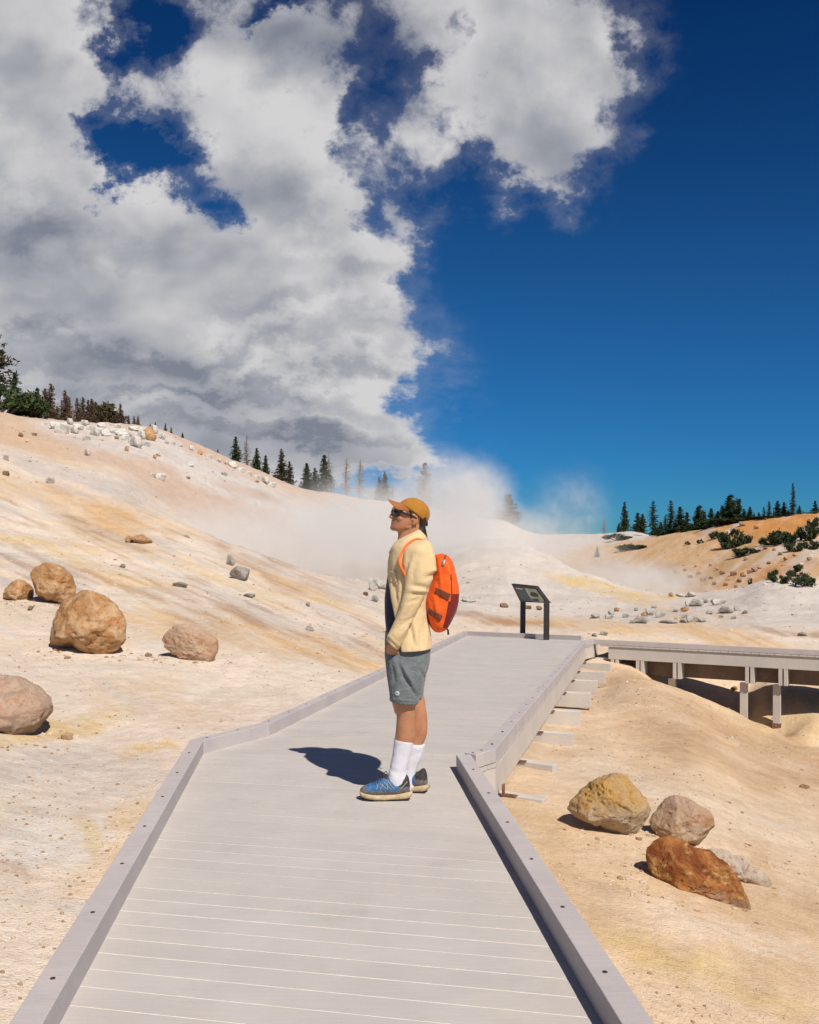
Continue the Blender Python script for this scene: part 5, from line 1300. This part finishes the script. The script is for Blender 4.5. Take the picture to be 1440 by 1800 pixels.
# ---- shoes
def shoe(ox, oy, dy, yaw, label):
    sh = empty('shoe', (0, 0, 0)); sh.parent = man
    pv = Q(700, 1396, DN); rot = Matrix.Rotation(yaw, 3, 'Z'); gz = 0
    tgt = Q(700+ox, 1396+oy, dy)
    def mv(o):
        c = coords(o.data); c = np.array([rot @ Vector(q-pv) for q in c])+np.array((tgt[0], tgt[1], 0))+np.array((0, 0, pv[2]))
        o.data.vertices.foreach_set('co', c.astype(np.float32).ravel()); o.data.update()
    def sec(rows): return [(x, a, x, b_, DN, w) for x, a, b_, w in rows]
    b = MB(); loft(b, sec([(632.6, 1390.5, 1394.5, .014), (635, 1389, 1398.5, .030), (643, 1391, 1402.6, .043), (657, 1394, 1405.2, .049), (676, 1395, 1405.8, .046), (692, 1394, 1405, .040), (708, 1391.5, 1404.4, .039), (718, 1390, 1402.6, .037), (725, 1391, 1397, .022)]), 26, 5, 2.6)
    sl_ = b.build('sole', SOLE, sh); mv(sl_)
    folds(sl_.data, lambda c: .0016*fbm(c*60, 3, 8))
    b = MB(); loft(b, sec([(636, 1402.5, 1404.8, .03), (650, 1404, 1406.4, .044), (676, 1405, 1407, .044), (700, 1404.2, 1406.4, .037), (719, 1402.4, 1405, .034)]), 16, 3, 3.0)
    ot = b.build('outsole', OUTS, sh); mv(ot)
    b = MB(); loft(b, sec([(633.6, 1386, 1394, .016), (638.5, 1382, 1396, .034), (648, 1378, 1397, .044), (657, 1374.5, 1398, .046), (665, 1369, 1398, .045), (672, 1362.5, 1398, .043), (678, 1360.5, 1398, .042), (685, 1364.5, 1397, .042), (694, 1369.5, 1397, .041), (703, 1369, 1396, .040), (711, 1363.5, 1395, .039), (716, 1362.5, 1394, .034), (719.5, 1370, 1394, .026), (721, 1380, 1393, .018)]), 34, 6, 2.3)
    up = b.build('upper', [SGRY, SBLU, SDRK], sh)
    c = coords(up.data); px, py = pxof(c)
    mi = []
    for p_ in up.data.polygons:
        x = float(np.mean(px[list(p_.vertices)])); y = float(np.mean(py[list(p_.vertices)]))
        k = 1
        if x < 645 or y > 1390.5+min(0, (x-650)*.12): k = 0
        if x > 703 - (1390-y)*.25 or y < 1368 + max(0, (x-672))*.16 or (x < 678 and y < 1381-(x-648)*.62 and x > 654): k = 2
        if x > 700 and 1383 < y: k = 0
        mi.append(k)
    up.data.polygons.foreach_set('material_index', mi); mv(up)
    b = MB()
    for k in range(5):
        x = 655+k*4.6; y = 1378.0-k*3.9; b.tube([Q(x, y+5, DN-.036), Q(x+1, y-.6, DN-.018), Q(x+1.4, y-1.8, DN), Q(x+1, y-.6, DN+.018), Q(x, y+5, DN+.036)], .0028, 6)
    b.tube([Q(675, 1359, DN-.012), Q(670, 1356.5, DN-.022), Q(668, 1361, DN-.03), Q(672, 1365, DN-.028)], .0026, 6); b.tube([Q(675, 1359, DN+.01), Q(679, 1355.5, DN-.006), Q(681, 1360, DN-.02), Q(677, 1365, DN-.028)], .0026, 6)
    la_ = b.build('laces', SDRK, sh); mv(la_)
    if label:
        bpy.context.view_layer.update()
        for a, e in (((668, 1377), (682, 1388.5)), ((674.5, 1374.5), (688, 1388)), ((681, 1372.5), (693, 1387.5)), ((667.5, 1388.5), (673.5, 1378.5)), ((682, 1388.5), (680.5, 1376)), ((704, 1388), (716, 1374)), ((662, 1389), (664.5, 1379))):
            v = []
            for q in np.linspace(0, 1, 7):
                p = np.array(a)*(1-q)+np.array(e)*q; o = P(p[0], p[1], PD-.9)-PO; d = (P(p[0], p[1], PD+.9)-PO)-o; d /= np.linalg.norm(d)
                hit, loc, nor, _ = up.ray_cast(Vector(o), Vector(d))
                if hit: v.append(loc)
            if len(v) > 3: MB().tube(v, .0026, 6).build('stripe', SSTR, up)
        sh['label'] = label
    return sh
shoe(0, 0, DN, 0, 'blue and grey trail shoe with a tan sole, toe pointing left')
shoe(31, -11.5, DFAR, -.22, None)

# ------------------------------------------------------------------ orange backpack worn by the hiker: a thing of its own
PKO = PO+Q(775, 1040)
pk = empty('backpack', tuple(PKO)); off = Vector(Q(775, 1040))
tag(pk, 'bright orange backpack with maroon lower panel and brown straps, worn on the back of the person', 'backpack')
pk['label'] = 'bright orange backpack with maroon lower panel, worn by the person in the yellow jacket'
zz = lambda u, v_: (600+u/5.538, 850+v_/5.538)
def pst(rows): return [(*zz(a, b_), *zz(c_, d_), 0, r) for a, b_, c_, d_, r in rows]
PKS = pst([(925, 690, 985, 679, .05), (905, 712, 1030, 702, .095), (898, 760, 1072, 748, .122), (895, 850, 1112, 850, .136), (880, 940, 1134, 945, .142), (845, 1030, 1146, 1040, .146), (818, 1110, 1146, 1110, .147), (812, 1170, 1136, 1180, .146), (822, 1250, 1108, 1265, .142), (845, 1330, 1066, 1350, .134), (872, 1395, 1020, 1412, .112), (905, 1432, 965, 1442, .06)])
b = MB(); loft(b, PKS, 56, 6, 2.7)
bag = b.build('bag', [PACK, MARO], man)
def fb(c):
    h = .006*fbm(c*np.array((12, 12, 9)), 4, 91)
    for x0, y0, x1, y1, w, k in ((775, 985, 782, 1040, 3, -.008), (768, 1010, 774, 1080, 3, -.009), (783, 1030, 778, 1100, 3, -.006), (790, 990, 797, 1040, 3, .006), (764, 1050, 776, 1105, 3, .006), (780, 1000, 800, 1030, 2.5, -.005), (757, 1050, 765, 1090, 2.5, -.006)):
        h += k*crease(c, *zz((x0-600)*5.538, (y0-850)*5.538), *zz((x1-600)*5.538, (y1-850)*5.538), w)
    return h
folds(bag.data, fb)
c = coords(bag.data); px, py = pxof(c); mi = []
for p_ in bag.data.polygons:
    x = float(np.mean(px[list(p_.vertices)])); y = float(np.mean(py[list(p_.vertices)]))
    u, w = (x-600)*5.538, (y-850)*5.538
    mi.append(1 if (w > 1078 and u > np.interp(w, [1078, 1150, 1300, 1400], [1075, 1050, 1010, 985]) and w < 1410) else 0)
bag.data.polygons.foreach_set('material_index', mi)
bpy.context.view_layer.update()
def on_bag(name, pts, mm, lift=.003, rows=8, thick=.004):
    return skin_patch(name, [zz(*q) for q in pts], mm, pk, lift, rows, bag, thick)
s1 = on_bag('compression_strap', [(925, 1012), (1066, 1078), (1040, 1140), (912, 1066)], STRP)
s2 = on_bag('compression_strap', [(858, 1212), (988, 1290), (962, 1340), (842, 1258)], STRP)
s3 = on_bag('zipper', [(1005, 705), (1024, 698), (1000, 800), (980, 800)], STRP, .002, 6, .003)
s4 = on_bag('zipper_pull', [(988, 748), (1012, 742), (1006, 795), (984, 798)], mat('zip_metal', (.55, .5, .48), rough=.35, metal=.6), .005, 3, .003)
s5 = on_bag('seam', [(1066, 880), (1074, 880), (1080, 1075), (1072, 1075)], STRP, .001, 6, .002)
def strap_pts(pts, s): return [Q(*zz(u, v_), d*s) for u, v_, d in pts]
for s in (-1, 1):
    pts = cat_rom(strap_pts([(905, 705, .085), (880, 640, .10), (842, 592, .115), (792, 552, .125), (737, 538, .135), (672, 566, .15), (616, 620, .165), (578, 690, .175), (562, 745, .185), (575, 800, .197), (600, 850, .205), (640, 930, .208)], s), 5)
    v = []; f = []; K = len(pts)
    for i, p in enumerate(pts):
        t_ = pts[min(i+1, K-1)]-pts[max(i-1, 0)]; t_ /= np.linalg.norm(t_); w = np.array((0, 1, 0))-t_*t_[1]; w /= np.linalg.norm(w); n_ = np.cross(t_, w)
        for a, h in ((-1, -.005), (-1, .005), (-.9, .009), (.9, .009), (1, .005), (1, -.005)): v.append(p+w*a*.027+n_*h*(1 if s < 0 else 1))
    for i in range(K-1):
        for k in range(6): f.append((i*6+k, i*6+(k+1) % 6, (i+1)*6+(k+1) % 6, (i+1)*6+k))
    MB().add(v, f).build('shoulder_strap', ORST, man)
MB().tube([Q(*zz(1000, 1405), -.05), Q(*zz(1020, 1400), -.055), Q(*zz(1040, 1430), -.055), Q(*zz(1042, 1472), -.055)], [.006, .005, .006, .006], 6).build('dangling_strap', BLK, man)
for o in list(man.children):
    if o.name.split('.')[0] in ('bag', 'shoulder_strap', 'dangling_strap'):
        o.data.transform(Matrix.Translation(-off)); o.parent = pk
for o in list(pk.children):
    if o.name.split('.')[0] in ('compression_strap', 'zipper', 'zipper_pull', 'seam'): o.data.transform(Matrix.Translation(-off))
# ------------------------------------------------------------------ steam rising from the hot ground (real volumes)
def steam_mat(name, dens, scale=.36, lo=.38, hi=.62, col=(.91, .895, .875), stretch=(1, 1, 1)):
    m = bpy.data.materials.new(name); m.use_nodes = True; t = NT(m.node_tree)
    m.node_tree.nodes.remove(m.node_tree.nodes['Principled BSDF'])
    pv = t.node('ShaderNodeVolumePrincipled'); out = m.node_tree.nodes['Material Output']
    t.l.new(pv.outputs[0], out.inputs['Volume'])
    oc = t.node('ShaderNodeTexCoord').outputs['Object']; g = t.node('ShaderNodeNewGeometry').outputs['Position']
    r = t.vmath('LENGTH', oc, None, 1)
    n = t.noise(t.vmath('MULTIPLY', g, stretch), scale, 5, .62, .6)
    fall = t.rng(t.math('ADD', r, t.math('MULTIPLY', t.math('SUBTRACT', n, .5), 1.7)), .22, .98, 1, 0)
    d = t.math('MULTIPLY', t.math('MULTIPLY', fall, t.rng(n, lo, hi, .12, 1)), dens)
    d = t.math('MULTIPLY', d, t.rng(t.noise(g, scale*2.8, 3, .6, .4), .34, .64, .3, 1.45))
    t.l.new(d, pv.inputs['Density']); pv.inputs['Color'].default_value = (*col, 1); pv.inputs['Anisotropy'].default_value = -.05
    return m
def plume(px, py, y, rx, ry, rz, dens, label, **kw):
    v, f = ico(4); mb = MB().add(v, f)
    o = mb.build('steam', steam_mat('steam', dens, **kw)); c = P(px, py, y)
    o.location = c; o.scale = (rx, ry, rz)
    tag(o, label, 'steam', 'steam from the hot springs', 'stuff')
    return o
plume(450, 975, 62, 10.5, 20, 4.4, .30, 'thick pale steam bank filling the hollow left of the hiker', lo=.40, hi=.60)
plume(640, 955, 64, 7.5, 20, 5.4, .34, 'thick pale steam bank straight behind the hiker', lo=.40, hi=.60)
plume(792, 892, 66, 5.6, 9, 4.6, .62, 'tall ragged steam plume rising above the cap of the hiker', lo=.42, hi=.60, scale=.42)
plume(828, 872, 68, 3.8, 6, 3.2, .55, 'small ragged steam puff between the tall plume and the tree', lo=.44, hi=.62, scale=.5)
plume(800, 965, 57, 6.0, 7, 3.6, .50, 'steam drifting low across the top of the pale mound', lo=.36, hi=.62, scale=.35)
plume(900, 935, 72, 4.5, 6, 2.6, .16, 'thin steam veil before the big fir on the mound', lo=.36, hi=.64, scale=.4)
plume(1005, 898, 95, 5.4, 7, 5.4, .15, 'pale steam wisp against the blue sky right of the mound', lo=.44, hi=.66)
plume(945, 935, 92, 5.6, 7, 3.6, .15, 'low steam trailing off the right shoulder of the mound', lo=.42, hi=.64)
plume(1115, 1022, 82, 7.2, 12, 2.4, .20, 'faint grey vapour lying in the valley below the orange hill', lo=.3, hi=.6)
plume(975, 978, 100, 9.5, 16, 3.6, .09, 'thin vapour between the pale mound and the white far hill', lo=.3, hi=.6)

# ------------------------------------------------------------------ sky: Nishita air with a procedural cloud layer
SUN = Vector((.80, -1.40, 1.86)).normalized()
el = math.asin(SUN.z); az = math.atan2(SUN.x, SUN.y)
W_ = bpy.data.worlds.new('World'); S.world = W_; W_.use_nodes = True
t = NT(W_.node_tree); bgn = W_.node_tree.nodes['Background']
sky = t.node('ShaderNodeTexSky', sky_type='NISHITA'); sky.sun_disc = False
sky.sun_elevation = el; sky.sun_rotation = az; sky.altitude = 2400; sky.air_density = 1.0; sky.dust_density = .25; sky.ozone_density = 2.5
d = t.node('ShaderNodeTexCoord').outputs['Generated']
sp = t.node('ShaderNodeSeparateXYZ'); t.l.new(d, sp.inputs[0])
yy = t.math('MAXIMUM', sp.outputs[1], .02)
U = t.math('DIVIDE', sp.outputs[0], yy); V = t.math('DIVIDE', sp.outputs[2], yy)
cmb = t.node('ShaderNodeCombineXYZ'); t.l.new(U, cmb.inputs[0]); t.l.new(V, cmb.inputs[1]); uv = cmb.outputs[0]
# billows are flattened towards the horizon, as a cloud deck seen in perspective is
fl = t.math('POWER', t.math('MAXIMUM', V, .0), .66)
c2 = t.node('ShaderNodeCombineXYZ'); t.l.new(U, c2.inputs[0]); t.l.new(t.math('MULTIPLY', fl, 1.25), c2.inputs[1]); pv_ = c2.outputs[0]
wn = t.node('ShaderNodeTexNoise'); wn.inputs['Scale'].default_value = 5; wn.inputs['Detail'].default_value = 7; wn.inputs['Roughness'].default_value = .64
t.l.new(pv_, wn.inputs['Vector'])
warp = t.vmath('SUBTRACT', wn.outputs['Color'], (.5, .5, .5))
uvw = t.vmath('ADD', uv, t.vmath('SCALE', warp, .27))
def E(cx, cy, rx, ry, k, rot=0, vec=None):
    "one soft cloud mass (photo pixels give the bearing and height)"
    a = R(rot); u0 = (cx-CX)/F; v0 = (HY-cy)/F
    mp = t.node('ShaderNodeMapping', vector_type='TEXTURE')
    mp.inputs['Location'].default_value = (u0, v0, 0); mp.inputs['Rotation'].default_value = (0, 0, a); mp.inputs['Scale'].default_value = (rx/F, ry/F, 1)
    t.l.new(vec or uvw, mp.inputs[0])
    q = t.vmath('DOT_PRODUCT', mp.outputs[0], mp.outputs[0], 1)
    return t.math('MULTIPLY', t.math('POWER', 2.718, t.math('MULTIPLY', q, -1.0)), k)
POS = [(60, 80, 260, 170, 1.1), (40, 430, 260, 190, 1.2), (300, 520, 300, 140, 1.1), (470, 200, 130, 190, 1.2, 24), (560, 330, 90, 120, .8, 20), (440, 640, 240, 120, 1.2), (200, 680, 330, 120, 1.2), (560, 760, 170, 70, 1.1), (-150, 500, 260, 500, 1.3),
       (660, 430, 60, 60, .75), (860, 120, 170, 130, .85), (760, 20, 200, 80, .9), (1030, 60, 130, 100, .75, 30), (900, 270, 130, 70, .7, -20), (990, 220, 120, 90, .5, 40), (640, 150, 170, 90, .45), (720, 300, 110, 60, .42), (615, 560, 60, 70, .7), (630, 660, 70, 60, .55), (640, 715, 50, 26, .5), (300, 800, 380, 50, 1.0), (570, 818, 140, 44, 1.35), (645, 800, 60, 40, 1.2), (1110, 190, 80, 60, .22, 40), (280, 330, 60, 50, .2)]
NEG = [(255, 258, 66, 54, 1.0), (215, 162, 64, 34, .55), (250, 34, 46, 56, .8), (372, 345, 40, 26, .5), (320, 290, 40, 40, .4), (610, 310, 34, 60, .45), (655, 200, 70, 44, .5), (590, 120, 60, 34, .35), (545, 170, 22, 44, .45), (640, 320, 40, 44, .35), (780, 190, 40, 60, .3), (800, 60, 30, 50, .35), (740, 150, 40, 70, .25), (470, 18, 70, 22, .5), (640, 480, 40, 40, .25)]
M = None
for e in POS:
    q = E(*e); M = q if M is None else t.math('ADD', M, q)
M = t.math('MINIMUM', M, 1.15)
M = t.math('ADD', M, E(490, 812, 150, 46, 1.1, 0, uv)); M = t.math('ADD', M, E(300, 780, 220, 50, .5, 0, uv))
for e in NEG: M = t.math('SUBTRACT', M, E(*e))
# beyond the picture: scattered cloud behind and above, so that the ground is lit by the same kind of sky
back = t.math('MULTIPLY', t.rng(sp.outputs[1], .25, -.1, 0, .30), t.rng(sp.outputs[2], .02, .2))
M = t.math('MULTIPLY', M, t.rng(sp.outputs[1], .05, .3)); M = t.math('ADD', M, back)
bil = t.noise(pv_, 6.5, 10, .60, .2); fin = t.noise(pv_, 24, 6, .62, .3)
f1 = t.math('ADD', t.math('MULTIPLY', bil, 1.0), t.math('MULTIPLY', fin, .30))
dn = t.math('ADD', M, t.math('MULTIPLY', t.math('SUBTRACT', f1, .65), 2.2))
alpha = t.math('MAXIMUM', t.math('MULTIPLY', t.rng(dn, .34, .86), t.rng(M, .01, .12)), t.math('MULTIPLY', t.rng(dn, 0, .6, 0, .13), t.rng(M, .04, .30)))
# light on the billows: denser towards the sun side of a point = shaded, thinner = bright rim
soft = t.noise(pv_, 5.6, 3, .48, .3); soft2 = t.noise(t.vmath('ADD', pv_, (.030, .042, 0)), 5.6, 3, .48, .3)
rel = t.math('SUBTRACT', soft, soft2)
broad = t.noise(pv_, 2.6, 3, .5, .2)
rim = t.rng(dn, .5, 1.5, .16, -.08)
DK = [(40, 350, 150, 44, .9), (90, 600, 300, 24, .55), (330, 612, 260, 18, .5), (420, 300, 90, 60, .5, 24), (570, 90, 120, 80, .8), (250, 440, 160, 40, .35), (300, 690, 300, 16, .75), (520, 772, 220, 14, .7), (90, 645, 240, 20, .6), (100, 130, 140, 60, .3), (600, 440, 110, 36, .45), (700, 110, 90, 60, .6), (500, 520, 110, 30, .5), (980, 130, 120, 50, .35), (860, 322, 160, 26, .4), (250, 750, 260, 16, .6), (430, 400, 120, 40, .4), (200, 560, 160, 16, .3)]
LT = [(420, 160, 80, 120, .8, 20), (60, 250, 140, 36, .6), (240, 360, 120, 36, .6, -24), (560, 330, 44, 110, .6, 24), (140, 470, 170, 30, .5), (640, 545, 46, 60, 1.0), (150, 20, 200, 40, .3), (830, 90, 60, 80, .6), (880, 215, 90, 36, .4), (150, 560, 260, 18, .4), (520, 565, 160, 20, .5), (520, 655, 240, 16, .6), (560, 735, 160, 12, .6), (1080, 60, 60, 40, .4), (650, 410, 46, 36, .8), (680, 650, 40, 36, .8), (560, 300, 50, 90, .4, 20)]
sd_ = None
for e in DK:
    q = E(*e); sd_ = q if sd_ is None else t.math('ADD', sd_, q)
sl_ = None
for e in LT:
    q = E(*e); sl_ = q if sl_ is None else t.math('ADD', sl_, q)
lum = t.math('ADD', .62, t.math('MULTIPLY', rel, 2.0)); lum = t.math('ADD', lum, rim)
lum = t.math('ADD', lum, t.math('MULTIPLY', t.math('SUBTRACT', broad, .5), .5))
lum = t.math('SUBTRACT', lum, t.math('MULTIPLY', t.math('MINIMUM', sd_, 1.0), .46)); lum = t.math('ADD', lum, t.math('MULTIPLY', t.math('MINIMUM', sl_, 1.0), .34))
lum = t.math('ADD', lum, t.math('MULTIPLY', t.math('SUBTRACT', bil, .5), .14))
lum = t.math('ADD', lum, t.math('MULTIPLY', t.math('SUBTRACT', 1.0, alpha), .22))
rmp = t.node('ShaderNodeValToRGB'); cr_ = rmp.color_ramp
SKYK = .10
cr_.elements[0].position = .05; cr_.elements[0].color = (.235, .26, .32, 1); cr_.elements[1].position = .95; cr_.elements[1].color = (.73, .72, .73, 1)
e_ = cr_.elements.new(.45); e_.color = (.43, .445, .49, 1); e_ = cr_.elements.new(.7); e_.color = (.59, .59, .61, 1)
t.l.new(lum, rmp.inputs[0])
CLK = 8.2
cl = t.vmath('SCALE', rmp.outputs[0], CLK)
gm = t.node('ShaderNodeGamma'); gm.inputs[1].default_value = 1.45; t.l.new(t.vmath('SCALE', sky.outputs[0], .1), gm.inputs[0])
tint = t.vmath('MULTIPLY', gm.outputs[0], (4.6, 8.6, 8.8))
tint = t.vmath('MULTIPLY', tint, t.mix(t.rng(V, -.02, .34), (.40, .55, .70), (1, 1, 1)))
tint = t.vmath('MULTIPLY', tint, t.mix(t.rng(V, -.02, .16), (.95, .86, .98), (1, 1, 1)))
tint = t.vmath('MAXIMUM', t.vmath('MULTIPLY', t.vmath('SUBTRACT', tint, (.076, .175, .15)), (.57, .87, .98)), (0, 0, 0))
col = t.mix(alpha, tint, cl)
t.l.new(col, bgn.inputs[0]); bgn.inputs[1].default_value = SKYK
W_.cycles.sampling_method = 'MANUAL'; W_.cycles.sample_map_resolution = 512

sl = bpy.data.lights.new('sun', 'SUN'); sl.energy = 4.6; sl.angle = R(.53); sl.color = (1, .955, .89)
so_ = bpy.data.objects.new('sun', sl); COL.objects.link(so_); so_.rotation_euler = (-SUN).to_track_quat('-Z', 'Y').to_euler(); so_.location = (6, -8, 14)

cam = bpy.data.cameras.new('camera'); co = bpy.data.objects.new('camera', cam); COL.objects.link(co)
co.location = (0, 0, H); co.rotation_euler = (R(90), 0, 0)
cam.sensor_fit = 'VERTICAL'; cam.sensor_height = 30; cam.sensor_width = 24; cam.lens = 28; cam.shift_y = (HY-900)/1800
cam.clip_start = .05; cam.clip_end = 8000
S.camera = co
S.view_settings.view_transform = 'Standard'; S.view_settings.look = 'None'; S.view_settings.exposure = .12; S.view_settings.gamma = 1
cy = S.cycles
cy.use_denoising = True; cy.max_bounces = 8; cy.diffuse_bounces = 3; cy.glossy_bounces = 2; cy.transmission_bounces = 2; cy.volume_bounces = 4; cy.transparent_max_bounces = 16
cy.volume_step_rate = 2.5; cy.volume_max_steps = 96; cy.use_adaptive_sampling = True; cy.adaptive_threshold = .02
